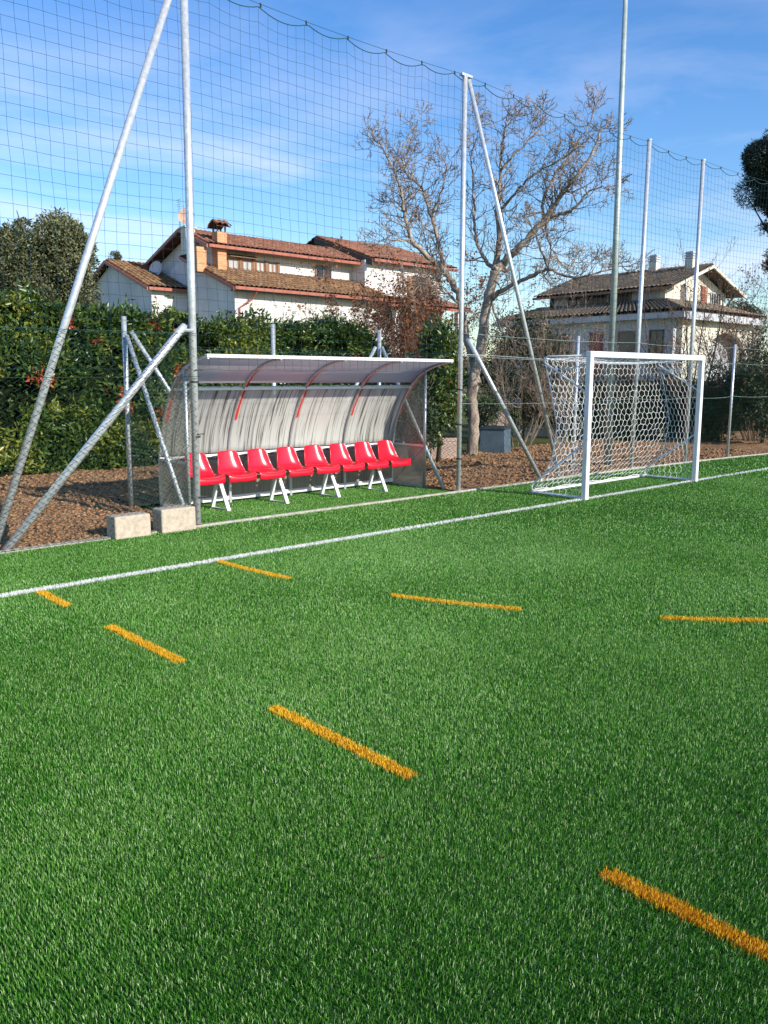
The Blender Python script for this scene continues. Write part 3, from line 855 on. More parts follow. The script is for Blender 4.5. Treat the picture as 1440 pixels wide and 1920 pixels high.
# seat shell (local: x across, y depth from front, z up)
def seat_mesh():
    pr = [(0.016, .330), (-.004, .345), (-.004, .405), (.018, .418), (.07, .424), (.14, .416), (.22, .410), (.29, .418), (.335, .447), (.362, .50), (.385, .57), (.405, .64), (.418, .69), (.428, .712)]
    hw = [.200, .208, .210, .212, .214, .214, .212, .208, .200, .186, .168, .152, .142, .118]
    rows = []
    nu = 13
    for k, ((y, z), w) in enumerate(zip(pr, hw)):
        row = []
        t = k / (len(pr) - 1)
        for j in range(nu):
            s = -1 + 2 * j / (nu - 1)
            e = abs(s) ** 3.2
            dz = 0; dy = 0
            if k >= 3:
                if k <= 7: dz = .026 * e
                else: dy = -.05 * e * (1 if k < 12 else .8); dz = .012 * e if k < 9 else -.012 * e * (k > 11)
            if k < 3: dy = .020 * e
            row.append((s * w, y + dy, z + dz))
        rows.append(row)
    mb = MB(); mb.grid(rows)
    me = bpy.data.meshes.new('seat'); me.from_pydata(mb.v, [], mb.f); me.update(); me.materials.append(M['seat'])
    for p in me.polygons: p.use_smooth = True
    return me
sme = seat_mesh()
seat0 = None
for k, x in enumerate(SX):
    if seat0 is None:
        o = bpy.data.objects.new('seat', sme)
        s_ = o.modifiers.new('shell', 'SOLIDIFY'); s_.thickness = .020; s_.offset = -1
        b_ = o.modifiers.new('smooth', 'SUBSURF'); b_.levels = 1; b_.render_levels = 2
        seat0 = o
    else:
        o = seat0.copy()
    col.objects.link(o); o.parent = bn
    o.location = Vector((x + .01, 8.99, .02)) - bn.location
    o.rotation_euler.z = math.radians([0.5, -1, 1, 0, -0.6, 0.8, -0.4, 1.2][k])
rim = MB()

# ------------------------------------------------------------------ goal
GX0, GX1, GY, GZ = 9.70, 12.80, 6.50, 1.98
goal = empty('goal', (11.3, 6.7, 0), 'small white football goal with hexagonal white net standing on the white line', 'football goal')
for x in (GX0, GX1):
    MB().box(x - .04, x + .04, GY - .04, GY + .04, 0, GZ - .041 + .04).build('post', M['white_paint'], goal, bevel=.012)
MB().box(GX0 - .042, GX1 + .042, GY - .042, GY + .042, GZ - .04, GZ + .042).build('crossbar', M['white_paint'], goal, bevel=.012)
def bend(pts, k=5, rad=.06):
    out = [Vector(pts[0])]
    for i in range(1, len(pts) - 1):
        a, b, c = Vector(pts[i-1]), Vector(pts[i]), Vector(pts[i+1])
        p = b + (a - b).normalized() * rad; q = b + (c - b).normalized() * rad
        for s in range(k + 1):
            t = s / k; out.append(p * (1-t)**2 + b * 2*t*(1-t) + q * t*t)
    out.append(Vector(pts[-1])); return out
for x in (GX0, GX1):
    MB().tube(bend([(x, GY, 1.965), (x, 7.22, 1.965), (x, 7.26, 1.89), (x, GY + .03, 1.47)], rad=.05), .013, 10).build('net_support', M['white_paint'], goal, smooth=True)
    MB().tube(bend([(x, GY, .03), (x, 7.40, .03), (x, 7.42, .13), (x, GY + .03, .78)], rad=.06), .014, 10).build('net_support', M['white_paint'], goal, smooth=True)
MB().tube([(GX0, 7.40, .03), (GX1, 7.40, .03)], .02, 10).build('ground_bar', M['white_paint'], goal, smooth=True)
def backY(z): return float(np.interp(z, [0, .2, .5, 1.0, 1.5, 1.93], [7.41, 7.27, 7.07, 7.0, 7.12, 7.25]))
def hexnet(mb, S, Lu, Lv, cell=.118, dv=.098, a=.019, r=.0036, seed=0, top_v=1.0):
    rg = np.random.default_rng(seed)
    nu = int(round(Lu / (cell / 2))); nv = int(round(Lv / dv))
    pts = {}
    for i in range(nu + 1):
        for j in range(nv + 1):
            u = i / nu; v = (j * dv + (a if (i + j) % 2 else -a)) / (nv * dv)
            v = min(max(v, 0), 1)
            p = Vector(S(min(max(u + rg.normal(0, .0035) * (0 < i < nu), 0), 1), min(max(v + rg.normal(0, .004), 0), 1)))
            pts[i, j] = p
    for j in range(nv + 1):
        mb.tube([pts[i, j] for i in range(nu + 1)], r, 4, cap=False)
    for j in range(nv):
        for i in range(nu + 1):
            if (i + j) % 2: mb.tube([pts[i, j], pts[i, j + 1]], r, 4, cap=False)
mb = MB()
def Sback(u, v):
    z = .04 + 1.89 * v
    mid = math.sin(math.pi * u)
    y = backY(z) + .05 * mid * math.sin(math.pi * v) - .02 * math.sin(9 * u) * math.sin(math.pi * v)
    return (GX0 + (GX1 - GX0) * u, y, z - .035 * mid * v * v)
hexnet(mb, Sback, GX1 - GX0, 2.02, seed=1)
for s, x in ((0, GX0), (1, GX1)):
    def Sside(u, v, x=x):
        z = .03 + 1.92 * v - .03 * math.sin(math.pi * u) * v
        y0 = GY + .045; y1 = backY(min(z, 1.93))
        return (x + .03 * math.sin(math.pi * u) * math.sin(math.pi * v), y0 + (y1 - y0) * u, z)
    hexnet(mb, Sside, .62, 1.95, cell=.082, seed=2 + s)
def Stop(u, v):
    return (GX0 + (GX1 - GX0) * u, GY + .045 + (7.25 - GY - .045) * v, 1.96 - .03 * v - .035 * math.sin(math.pi * u) * v - .05 * math.sin(math.pi * v) * math.sin(math.pi * u))
hexnet(mb, Stop, GX1 - GX0, .72, seed=5)
# gathered edge cords
for k in range(3):
    mb.tube([(GX0 + (GX1 - GX0) * t, 7.25 + .008 * k - .01, 1.93 - .035 * math.sin(math.pi * t) + .006 * k) for t in np.linspace(0, 1, 24)], .004, 4)
mb.tube([(GX0 + (GX1 - GX0) * t, 7.39, .06 + .01 * math.sin(t * 30)) for t in np.linspace(0, 1, 40)], .006, 4)
for x in (GX0, GX1):
    mb.tube([(x, backY(z), z) for z in np.linspace(.05, 1.92, 16)], .008 if x == GX0 else .004, 5)
    mb.tube([(x, GY + .05 + (7.25 - GY) * t, 1.86 - .30 * t * (1 - t)) for t in np.linspace(0, 1, 8)], .006, 4)
    mb.tube([(x, GY + .05 + .85 * t, .05) for t in np.linspace(0, 1, 6)], .004, 4)
mb.build('net', M['cord_white'], goal)
MB().tube([(GX0, 7.27, 1.93), (9.35, 8.0, 1.99), (9.06, FY - .02, 2.0)], .0035, 5).build('guy_line', M['cord_white'], goal)

# ------------------------------------------------------------------ leaves
def leaf_cloud(centers, size, seed, aspect=.42, droop=0.3, outward=None, tone=None, up_bias=.2):
    r = np.random.default_rng(seed); n = len(centers)
    d = r.normal(0, 1, (n, 3)); d[:, 2] += up_bias - droop
    if outward is not None: d += outward * 0.8
    d /= np.linalg.norm(d, axis=1, keepdims=True)
    s = r.normal(0, 1, (n, 3)); s -= d * (s * d).sum(1, keepdims=True); s /= np.linalg.norm(s, axis=1, keepdims=True)
    nn = np.cross(d, s)
    L_ = (size * r.uniform(.6, 1.25, n))[:, None]
    w = L_ * aspect * .5
    b = centers; tip = b + d * L_ - nn * L_ * .12; mid = b + d * L_ * .48
    V = np.stack([b, mid + s * w + nn * w * .35, tip, mid - s * w + nn * w * .35], 1).reshape(-1, 3)
    i = np.arange(n) * 4
    T = np.concatenate([np.stack([i, i + 1, i + 2], -1), np.stack([i, i + 2, i + 3], -1)])
    if tone is None: tone = r.random(n)
    return V, T, np.concatenate([tone, tone])

def put_leaves(name, V, T, tone, mat, parent):
    return link(name, nmesh(name, V, None, T, mat, ('tone', tone)), parent)

# laurel hedge
HX0, HX1, HYf = 2.6, 13.1, 14.15
hedge = empty('laurel_hedge', (8, 14.8, 0), 'dense laurel hedge with yellow-green and a few red leaves behind the bare soil', 'hedge')
def htop(x):
    return 2.72 + 0.30 * (fbm(x * .8, x * 0 + 3, 3, 2) - .5) + 0.42 * (fbm(x * 3.2, x * 0 + 1, 3, 7) - .5) + .30 * np.clip((5.6 - x) / 1.0, 0, 1) - .5 * np.clip((x - 12.3) / .8, 0, 1)
def hfront(x, z):
    return HYf + 0.42 * (fbm(x * 1.3, z * 1.5, 3, 17) - .5) + .12 * (z / 2.8) ** 2
n = 54000
r = np.random.default_rng(5)
x = r.uniform(HX0, HX1, n); u = r.random(n)
topk = r.random(n) < .14
z = np.where(topk, htop(x) + r.normal(0.02, .06, n), .08 + (htop(x) - .08) * u)
y = np.where(topk, HYf + r.uniform(0, 1.1, n), hfront(x, z) + np.abs(r.normal(0, .11, n)) - .08)
# gaps: leaves thin out in hollows
hol = fbm(x * 1.9, z * 2.1, 3, 41)
keep = ((hol > .42) & ~((x < 6.9) & (np.abs(z - 1.42 - .12 * np.sin(x * 2)) < .22) & (fbm(x * 3, z * 3, 2, 91) < .56))) | topk | (r.random(n) < .12)
x, y, z, hol = x[keep], y[keep], z[keep], hol[keep]; n = len(x)
tone = np.clip(.36 + 1.1 * (fbm(x * 2.2, z * 2.2, 3, 51) - .5) + r.normal(0, .22, n), 0, .90)
yel = (fbm(x * 1.1, z * 1.3, 2, 77) > .58) & (z < 1.3); tone = np.where(yel & (r.random(n) < .7), r.uniform(.72, .90, n), tone)
for (rx, rz, rs) in [(5.15, 1.62, .11), (5.38, 1.55, .09), (6.65, 1.37, .10), (6.72, 1.18, .10), (7.35, 1.02, .09), (6.4, 1.5, .05), (5.75, 2.62, .07), (7.9, 2.5, .10), (7.35, 2.62, .06), (7.75, 1.85, .06), (12.1, 2.0, .12), (12.3, 1.2, .1), (6.2, 2.3, .05)]:
    m_ = (np.hypot(x - rx, (z - rz)) < rs * 1.3) & (r.random(n) < .8)
    tone[m_] = r.uniform(.955, 1.0, m_.sum()); y[m_] -= .05
c = np.stack([x, y, z], -1)
outw = np.tile(np.array([[.05, -1, .25]]), (n, 1))
V, T, tn = leaf_cloud(c, .135, 8, .37, .25, outw, tone)
put_leaves('foliage', V, T, tn, M['laurel'], hedge)
# long shoots standing above the hedge top
mb = MB(); sc_ = []; st_ = []
for k in range(46):
    sx_ = random.uniform(3.2, 12.6); zt = float(htop(np.array([sx_]))[0]); hh = random.uniform(.12, .38)
    if k == 0: sx_, hh = 7.15, .42
    if k == 1: sx_, hh = 7.02, .36
    zt = float(htop(np.array([sx_]))[0])
    yb = 14.3 + random.uniform(0, .6); tip = Vector((sx_ + random.uniform(-.1, .1), yb, zt + hh))
    MB().tube([(sx_, yb, zt - .5), tip], [.008, .004], 5).build('stem', M['bark_dark'], hedge)
    for q in range(16):
        t = random.random(); sc_.append(Vector((sx_, yb, zt - .1)).lerp(tip, t)); st_.append(random.uniform(.2, .7))
V, T, tn = leaf_cloud(np.array([tuple(v) for v in sc_]), .14, 9, .30, -.1, None, np.array(st_))
put_leaves('shoot_leaves', V, T, tn, M['laurel'], hedge)
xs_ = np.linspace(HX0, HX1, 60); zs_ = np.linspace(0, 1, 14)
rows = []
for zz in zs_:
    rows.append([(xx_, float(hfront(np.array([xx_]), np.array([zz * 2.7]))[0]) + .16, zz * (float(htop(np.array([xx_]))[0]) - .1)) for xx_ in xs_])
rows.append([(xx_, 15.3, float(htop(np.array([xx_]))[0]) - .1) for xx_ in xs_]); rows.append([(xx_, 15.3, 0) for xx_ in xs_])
MB().grid(rows).build('shade_core', M['hedge_core'], hedge)  # solid sheet coloured as the shade inside the hedge

# ------------------------------------------------------------------ branching plants
class Wood:
    def __init__(s): s.mb = MB(); s.tips = []; s.n = 0
    def seg(s, pts, rs, n): s.mb.tube(pts, rs, n, cap=False); s.n += len(pts)
def grow(wd, p, d, length, rad, level, rg, curl=.35, up_=.10, kids=(6, 5, 4), ang=(35, 65), minr=.0035, sides=(6, 4, 3, 3), ratio=.52):
    nseg = 5 if level < 2 else 4
    pts = [Vector(p)]; rs = [rad]; d = Vector(d).normalized(); dirs = [d.copy()]
    for k in range(nseg):
        d = (d + Vector((rg.gauss(0, curl * .5), rg.gauss(0, curl * .5), rg.gauss(0, curl * .5) + up_))).normalized()
        pts.append(pts[-1] + d * (length / nseg)); rs.append(max(rad * (1 - .8 * (k + 1) / nseg), minr * .7)); dirs.append(d.copy())
    wd.seg(pts, rs, sides[min(level, 3)])
    if level >= len(kids):
        wd.tips.append(pts[-1]); wd.tips.append(pts[-2]); return
    for k in range(kids[level]):
        t = .18 + .82 * (k + rg.random() * .8) / kids[level]
        f = min(t, .98) * nseg; i = int(f); q = pts[i].lerp(pts[i + 1], f - i)
        a = math.radians(rg.uniform(*ang)); ax = dirs[i].cross(Vector((rg.gauss(0, 1), rg.gauss(0, 1), rg.gauss(0, 1)))).normalized()
        nd = Matrix.Rotation(a, 3, ax) @ dirs[i]
        grow(wd, q, nd, length * ratio * rg.uniform(.6, 1.2) * (1.15 - .5 * t), max(rs[i] * .6, minr), level + 1, rg, curl, up_, kids, ang, minr, sides, ratio)

# walnut tree: trunk and main limbs placed where they stand, the rest grown
TD = depth(13.45, 11.9)
wt = empty('walnut_tree', tuple(at(890, 858, TD).xy) + (0,), 'large bare walnut tree with pale bark and knotty curling twigs', 'tree')
rg = random.Random(11)
def limb(pix, r0, r1):
    pts = [at(x_, y_, TD + dd) for (x_, y_, dd) in pix]
    # subdivide with a spline
    out = []
    for k in range(len(pts) - 1):
        p0 = pts[max(k-1, 0)]; p1 = pts[k]; p2 = pts[k+1]; p3 = pts[min(k+2, len(pts)-1)]
        for s in range(5):
            t = s / 5
            out.append(0.5 * (2*p1 + (p2-p0)*t + (2*p0-5*p1+4*p2-p3)*t*t + (3*p1-p0-3*p2+p3)*t**3))
    out.append(pts[-1])
    n_ = len(out)
    out = [p + Vector((rg.gauss(0, 1), rg.gauss(0, 1), rg.gauss(0, 1))) * (.012 if 0 < i < n_ - 1 else 0) for i, p in enumerate(out)]
    return out, [r0 + (r1 - r0) * (i / (n_ - 1)) ** .8 for i in range(n_)]
trunk = MB()
PX = TD / F * 1.0
big = [
    ([(884, 862, 0), (889, 800, 0), (884, 745, 0), (890, 700, 0), (902, 649, .0), (910, 590, .0), (920, 545, 0), (927, 507, 0)], .125, .095),
    ([(896, 720, 0), (884, 670, .1), (872, 620, .2), (862, 560, .2), (850, 535, .3)], .085, .066),
]
for pix, r0, r1 in big:
    p_, r_ = limb(pix, r0, r1); trunk.tube(p_, r_, 12)
trunk.build('trunk', M['bark'], wt, smooth=True)
limbs = [
    ([(927, 507, 0), (945, 492, 0), (968, 468, -.2), (1000, 435, -.3), (1028, 405, -.4), (1052, 365, -.5), (1078, 335, -.6), (1108, 290, -.6), (1128, 245, -.5), (1145, 236, -.5)], .10, .012),
    ([(1028, 405, -.4), (1050, 402, -.5), (1080, 388, -.7), (1100, 362, -.8), (1130, 350, -.9), (1152, 348, -1.)], .045, .006),
    ([(927, 507, 0), (934, 470, .1), (935, 430, .2), (933, 385, .3), (938, 340, .3), (940, 300, .4), (945, 250, .4), (950, 220, .5), (958, 216, .5)], .075, .008),
    ([(938, 320, .3), (960, 292, .1), (985, 270, 0), (1010, 240, -.1), (1015, 205, -.2)], .03, .005),
    ([(927, 507, 0), (912, 490, .2), (898, 466, .4), (890, 430, .5), (889, 390, .6), (886, 330, .7), (884, 290, .7), (895, 250, .8), (885, 205, .9)], .05, .006),
    ([(850, 535, .3), (838, 515, .3), (815, 492, .2), (785, 465, .1), (770, 450, 0), (764, 420, 0), (757, 395, -.1), (752, 362, -.1), (744, 330, -.2), (728, 300, -.3), (712, 272, -.4), (702, 262, -.4)], .075, .007),
    ([(838, 512, .3), (828, 480, .5), (815, 430, .7), (808, 405, .8), (796, 365, .9), (786, 345, .9), (765, 330, 1.), (754, 300, 1.), (757, 270, 1.), (775, 250, 1.1), (789, 215, 1.2)], .055, .006),
    ([(808, 405, .8), (820, 380, .6), (832, 350, .4), (836, 310, .3), (820, 285, .2)], .03, .005),
    ([(922, 560, 0), (940, 545, -.3), (968, 532, -.6), (1000, 515, -.9), (1030, 505, -1.1), (1070, 520, -1.3), (1110, 515, -1.5), (1155, 500, -1.6), (1180, 500, -1.7)], .06, .006),
    ([(1000, 435, -.3), (1020, 420, -.2), (1030, 455, 0), (1042, 480, .1), (1060, 500, .2), (1090, 490, .3), (1130, 495, .3)], .035, .005),
    ([(1020, 415, -.3), (1018, 380, -.1), (1040, 330, .2), (1062, 300, .3), (1085, 265, .4), (1108, 225, .5), (1114, 190, .6)], .04, .006),
    ([(935, 395, .2), (960, 370, -.3), (985, 340, -.8), (1015, 318, -1.0), (1050, 300, -1.2), (1078, 280, -1.4)], .035, .006),
    ([(862, 575, .2), (845, 555, 0), (830, 545, -.2), (800, 530, -.4), (775, 545, -.6)], .035, .006),
    ([(770, 450, 0), (748, 452, -.2), (725, 448, -.3), (712, 452, -.3)], .025, .006),
    ([(757, 395, -.1), (745, 380, .1), (733, 378, .3)], .022, .006),
    ([(815, 492, .2), (800, 470, .6), (796, 440, .9), (780, 420, 1.3)], .025, .005),
    ([(920, 560, 0), (932, 600, -.3), (950, 630, -.6), (985, 645, -.8), (1030, 640, -1.)], .03, .006),
    ([(1030, 505, -1.1), (1015, 470, -1.4), (1005, 440, -1.6), (985, 410, -1.8)], .03, .005),
]
wd = Wood(); lm = MB()
for pix, r0, r1 in limbs:
    p_, r_ = limb(pix, r0, r1)
    lm.tube(p_, r_, 9)
    total = len(p_)
    step = 2
    for i in range(3 if r0 > .06 else 1, total, step):
        for rep in range(2 if i > total * .4 else 1):
            dd = (p_[min(i+1, total-1)] - p_[i-1]).normalized()
            ax = dd.cross(Vector((rg.gauss(0, 1), rg.gauss(0, 1), rg.gauss(0, 1)))).normalized()
            nd = Matrix.Rotation(math.radians(rg.uniform(35, 75)), 3, ax) @ dd
            ln = rg.uniform(.42, .85) * (1.12 - .45 * (i / total))
            grow(wd, p_[i], nd, ln, max(min(r_[i] * .45, .018), .006), 0, rg, curl=.55, up_=.12, kids=(4, 3), ang=(30, 70), minr=.0068, sides=(5, 3, 3, 3), ratio=.6)
    dd = (p_[-1] - p_[-2]).normalized()
    grow(wd, p_[-1], dd, .34, max(r1, .006), 0, rg, curl=.5, up_=.1, kids=(5, 3), minr=.0068, sides=(5, 3, 3, 3))
lm.build('limbs', M['bark'], wt, smooth=True)
wd.mb.build('twigs', M['twig'], wt)
print('walnut segments', wd.n)

def bare_shrub(name, base, height, spread, label, cat, seed, stems=14, mat='twig_brown', leaves=0, lmat=None, lsize=.05, group=None, kids=(5, 4), r0=.014, lab_l=None, minr=.004, up_=.12, lean=None):
    rg = random.Random(seed)
    e = empty(name, base, label, cat, group)
    wd = Wood()
    for k in range(stems):
        a = rg.uniform(0, 6.283); q = rg.random() ** .5
        d = Vector((math.cos(a) * spread * q, math.sin(a) * spread * q, height)).normalized()
        b = Vector(base) + Vector((math.cos(a) * spread * .15 * q, math.sin(a) * spread * .15 * q, 0))
        ln = height * rg.uniform(.7, 1.05) * (1 + .25 * q)
        grow(wd, b, d, ln, r0 * rg.uniform(.7, 1.2), 0, rg, curl=.22, up_=up_, kids=(7,) + kids, ang=(20, 55), minr=minr, sides=(5, 3, 3, 3), ratio=.42)
    wd.mb.build('branches', M[mat], e)
    if leaves:
        tips = np.array([tuple(t) for t in wd.tips])
        idx = np.random.default_rng(seed).integers(0, len(tips), leaves)
        c = tips[idx] + np.random.default_rng(seed + 1).normal(0, .05, (leaves, 3))
        V, T, tn = leaf_cloud(c, lsize, seed, .6, .4)
        put_leaves('leaves', V, T, tn, M[lmat], e)
    return e

def crown_cloud(center, rad, n, seed, lobes=26, lobe_r=.34, size=.1, aspect=.45, shell=.75, bottom=-1.0, dens=None):
    """leaves gathered in many small uneven clumps filling an ellipsoid"""
    r = np.random.default_rng(seed)
    L_ = r.normal(0, 1, (lobes, 3)); L_ /= np.linalg.norm(L_, axis=1, keepdims=True)
    L_ *= (shell * (.45 + .55 * r.random((lobes, 1)) ** .5))
    L_[:, 2] = np.maximum(L_[:, 2], bottom)
    lr = lobe_r * r.uniform(.6, 1.3, lobes)
    k = r.integers(0, lobes, n)
    d = r.normal(0, 1, (n, 3)); d /= np.linalg.norm(d, axis=1, keepdims=True)
    p = L_[k] + d * (lr[k] * r.uniform(.55, 1.08, n) ** .6)[:, None]
    tone = np.clip(.42 + .30 * (r.random(lobes)[k] - .5) + r.normal(0, .22, n), 0, 1)
    c = np.array(center) + p * np.array(rad)
    out = d * np.array(rad); out /= np.linalg.norm(out, axis=1, keepdims=True)
    return c, out, tone

def leafy_tree(name, base, crown_c, rad, label, cat, seed, n, mat, size, lobes=30, lobe_r=.32, bark='bark_dark', aspect=.45, trunk_r=.2, group=None, bottom=-1.0, crowns=None):
    e = empty(name, base, label, cat, group)
    rg = random.Random(seed)
    mb = MB(); cc = Vector(crown_c); b = Vector(base)
    mb.tube([b, b.lerp(cc, .45) + Vector((.1, 0, 0)), cc + Vector((0, 0, rad[2] * .3))], [trunk_r, trunk_r * .75, trunk_r * .25], 10)
    mb.build('trunk', M[bark], e, smooth=True)
    mb = MB()
    for k in range(22):
        a = rg.uniform(0, 6.283); s = b.lerp(cc, rg.uniform(.4, 1.0))
        t = cc + Vector((math.cos(a) * rad[0] * .8, math.sin(a) * rad[1] * .8, rg.uniform(-.5, .8) * rad[2]))
        mb.tube([s, s.lerp(t, .5) + Vector((0, 0, -.1)), t], [trunk_r * .35, trunk_r * .2, .012], 6)
    mb.build('limbs', M[bark], e)
    cl = crowns or [(crown_c, rad, n)]
    Vs_, Ts_, tn_ = [], [], []; off = 0
    for j, (c_, r_, n_) in enumerate(cl):
        c, out, tone = crown_cloud(c_, r_, n_, seed + j * 7, lobes, lobe_r, size, bottom=bottom)
        V, T, tn = leaf_cloud(c, size, seed + 3 + j, aspect, .1, out, tone)
        h = len(tn) // 2
        Vs_.append(V); Ts_.append(T + off); tn_.append(tn); off += len(V)
    put_leaves('crown', np.concatenate(Vs_), np.concatenate(Ts_), np.concatenate(tn_), M[mat], e)
    return e

def gp(x, y, D): v = at(x, y, D); return (v.x, v.y, 0.0)

# holm oak on the left
D_ = 27
c0 = at(78, 515, D_)
leafy_tree('holm_oak', (c0.x, c0.y, 0), tuple(c0), (2.25, 2.0, 2.15), 'big dense grey-green holm oak rising behind the hedge at the left edge', 'tree', 31, 0, 'oak', .12, lobes=60, lobe_r=.27,
           crowns=[(tuple(c0), (2.15, 1.9, 2.1), 44000), (tuple(at(-60, 500, D_)), (1.7, 1.6, 1.7), 12000), (tuple(at(120, 470, D_)), (1.0, 1.1, 1.15), 12000), (tuple(at(112, 575, D_)), (.8, .9, 1.2), 9000)])
c1 = at(214, 484, 60)
leafy_tree('distant_tree', (c1.x, c1.y, 0), tuple(c1), (.55, .55, .5), 'small round tree top peeping over the annex roof ridge', 'tree', 33, 1500, 'oak', .12, lobes=12, trunk_r=.1)
# umbrella pine at the right edge
D_ = 30
c2 = at(1500, 330, D_)
leafy_tree('pine', (at(1560, 700, D_).x, at(1560, 700, D_).y, 0), tuple(c2), (2.0, 2.0, 1.4), 'very dark pine whose crown enters at the upper right edge', 'tree', 41, 0, 'pine', .16, lobes=50, lobe_r=.30, aspect=.16, bark='bark_dark', trunk_r=.25,
           crowns=[(tuple(at(1488, 315, D_)), (2.05, 1.9, 1.45), 60000), (tuple(at(1478, 380, D_)), (1.25, 1.1, .6), 14000), (tuple(at(1478, 425, D_)), (1.0, 1.0, .35), 3500), (tuple(at(1475, 490, D_)), (.95, .8, .65), 12000)])

# withered shrubs in front of the house
b = gp(690, 711, 22)
bare_shrub('brown_shrub', gp(600, 711, 23), 3.0, 2.2, 'dense bare twiggy shrub in front of the house windows, left of the withered ivy tree', 'shrub', 51, 22, 'twig_brown', 900, 'brownleaf', .07)
bare_shrub('brown_shrub', gp(700, 711, 24), 3.9, 2.2, 'reddish-brown shrub with withered leaves hiding the middle of the house', 'shrub', 52, 20, 'twig_brown', 6500, 'brownleaf', .085)
bare_shrub('brown_shrub', gp(790, 711, 25), 4.1, 1.9, 'withered brown-leaved shrub covering the right end of the house', 'shrub', 53, 16, 'twig_brown', 7000, 'brownleaf', .085)
# evergreen shrub by pole
def bush(name, x, y0, y1, D, wpx, label, seed, mat, n, size, lobes=24, lobe_r=.4, aspect=.42, cat='shrub'):
    ct = at(x, (y0 + y1) / 2, D); ry = abs(y1 - y0) / 2 * D / F; rx = wpx / 2 * D / F
    return leafy_tree(name, (ct.x, ct.y, 0), tuple(ct), (rx, rx, ry), label, cat, seed, n, mat, size, lobes, lobe_r, trunk_r=.05, aspect=aspect)
bush('laurel_shrub', 822, 585, 840, 16.2, 80, 'upright dark laurel shrub right of the dugout roof', 61, 'laurel', 7500, .12)
bush('evergreen_shrub', 770, 680, 860, 15.6, 110, 'low dark shrub seen through the right side of the dugout', 62, 'shrub', 6000, .09)
bush('evergreen_shrub', 905, 745, 800, 19.0, 70, 'small leafy shrub around the foot of the walnut tree', 63, 'shrub', 2500, .07)
bush('thicket', 985, 585, 800, 22, 190, 'olive-brown thicket behind the walnut tree trunk', 64, 'olive', 15000, .085, 40, .34)
bush('thicket', 1050, 655, 810, 24, 150, 'olive-brown thicket seen left of and through the goal net', 65, 'olive', 9000, .09, 34, .34)
bush('thicket', 1165, 690, 830, 23, 170, 'dark low bush seen through the middle of the goal net', 66, 'shrub', 9000, .09, 34, .36)
bush('thicket', 1265, 690, 830, 23, 130, 'dark low bush seen behind the right post of the goal', 67, 'shrub', 8000, .09, 34, .36)
bush('thicket', 1350, 690, 835, 22, 130, 'dark green bush right of the goal behind the thin fence post', 68, 'shrub', 9000, .09, 34, .36)
bush('thicket', 1435, 640, 835, 21, 130, 'tall dark green bush at the right edge of the picture', 69, 'shrub', 10000, .09, 34, .36)
bush('distant_tree', 1393, 570, 640, 55, 90, 'dark purplish tree top right of the second house', 70, 'shrub', 3500, .2, 20, .4, cat='tree')
bare_shrub('bare_shrub', gp(975, 711, 20.5), 2.9, 2.2, 'tangle of thin bare stems behind the leaning strut', 'shrub', 71, 14, 'twig', 500, 'olive', .06)
bare_shrub('bare_shrub', gp(1060, 711, 21), 2.2, 1.6, 'bare arching shrub in front of the second house, left of the goal', 'shrub', 72, 12, 'twig', 300, 'olive', .06)
bare_shrub('bare_tree', gp(1290, 711, 24), 4.6, 2.5, 'small bare fruit tree in front of the cream gable', 'tree', 73, 5, 'twig_brown', 0, r0=.04, kids=(4, 3))
bare_shrub('bare_shrub', gp(1330, 711, 22), 2.7, 2.0, 'dark bare shrub behind the gap right of the goal', 'shrub', 74, 14, 'twig_brown', 500, 'brownleaf', .05)
bare_shrub('bare_shrub', gp(1425, 711, 22), 3.6, 2.2, 'brown bare shrub at the right edge under the pine', 'shrub', 75, 16, 'twig_brown', 2500, 'brownleaf', .06)
bare_shrub('bare_shrub', gp(1215, 711, 23), 2.1, 1.3, 'reddish bare shrub in front of the second house porch', 'shrub', 76, 12, 'twig_brown', 1500, 'brownleaf', .06)

# far trees closing the horizon
def woods():
    r = np.random.default_rng(90); Vs_, Ts_, tn_ = [], [], []; off = 0
    for k in range(70):
        t = k / 69; x = 30 + 100 * t + r.normal(0, 2); y = 95 - 80 * t ** 1.2 + r.normal(0, 3); h = r.uniform(3.4, 5.2)
        c, out, tone = crown_cloud((x, y, h * .55), (r.uniform(2.5, 4), r.uniform(2.5, 4), h * .5), 900, 900 + k, 14, .4)
        V, T, tn = leaf_cloud(c, .5, 950 + k, .5, .1, out, tone)
        Vs_.append(V); Ts_.append(T + off); tn_.append(tn); off += len(V)
    o = put_leaves('distant_woods', np.concatenate(Vs_), np.concatenate(Ts_), np.concatenate(tn_), M['shrub'], None)
    tag(o, 'low line of far dark trees on the horizon', kind='stuff')
woods()

# ------------------------------------------------------------------ small garden things
def binbox():
    e = empty('garden_bin', (14.5, 12.1, 0), 'dark blue-grey square plastic compost bin beside the walnut trunk', 'bin')
    a = at(897, 711, 18.6); 
    c = Vector((14.35, 12.0, 0)); ang = math.radians(25)
    R_ = Matrix.Rotation(ang, 3, 'Z')
    def pt(x, y, z): v = R_ @ Vector((x, y, z)) + c; return tuple(v)
    w = .29
    mb = MB(); mb.hexa([pt(-w, -w, 0.02), pt(w, -w, 0.02), pt(w, w, 0.02), pt(-w, w, 0.02), pt(-w * .94, -w * .94, .56), pt(w * .94, -w * .94, .56), pt(w * .94, w * .94, .56), pt(-w * .94, w * .94, .56)])
    mb.build('body', M['bin2'], e, bevel=.01)
    mb = MB(); mb.hexa([pt(-w - .01, -w - .01, .565), pt(w + .01, -w - .01, .565), pt(w + .01, w + .01, .565), pt(-w - .01, w + .01, .565), pt(-w * .9, -w * .9, .62), pt(w * .9, -w * .9, .62), pt(w * .9, w * .9, .62), pt(-w * .9, w * .9, .62)])
    mb.build('lid', M['bin'], e, bevel=.01)
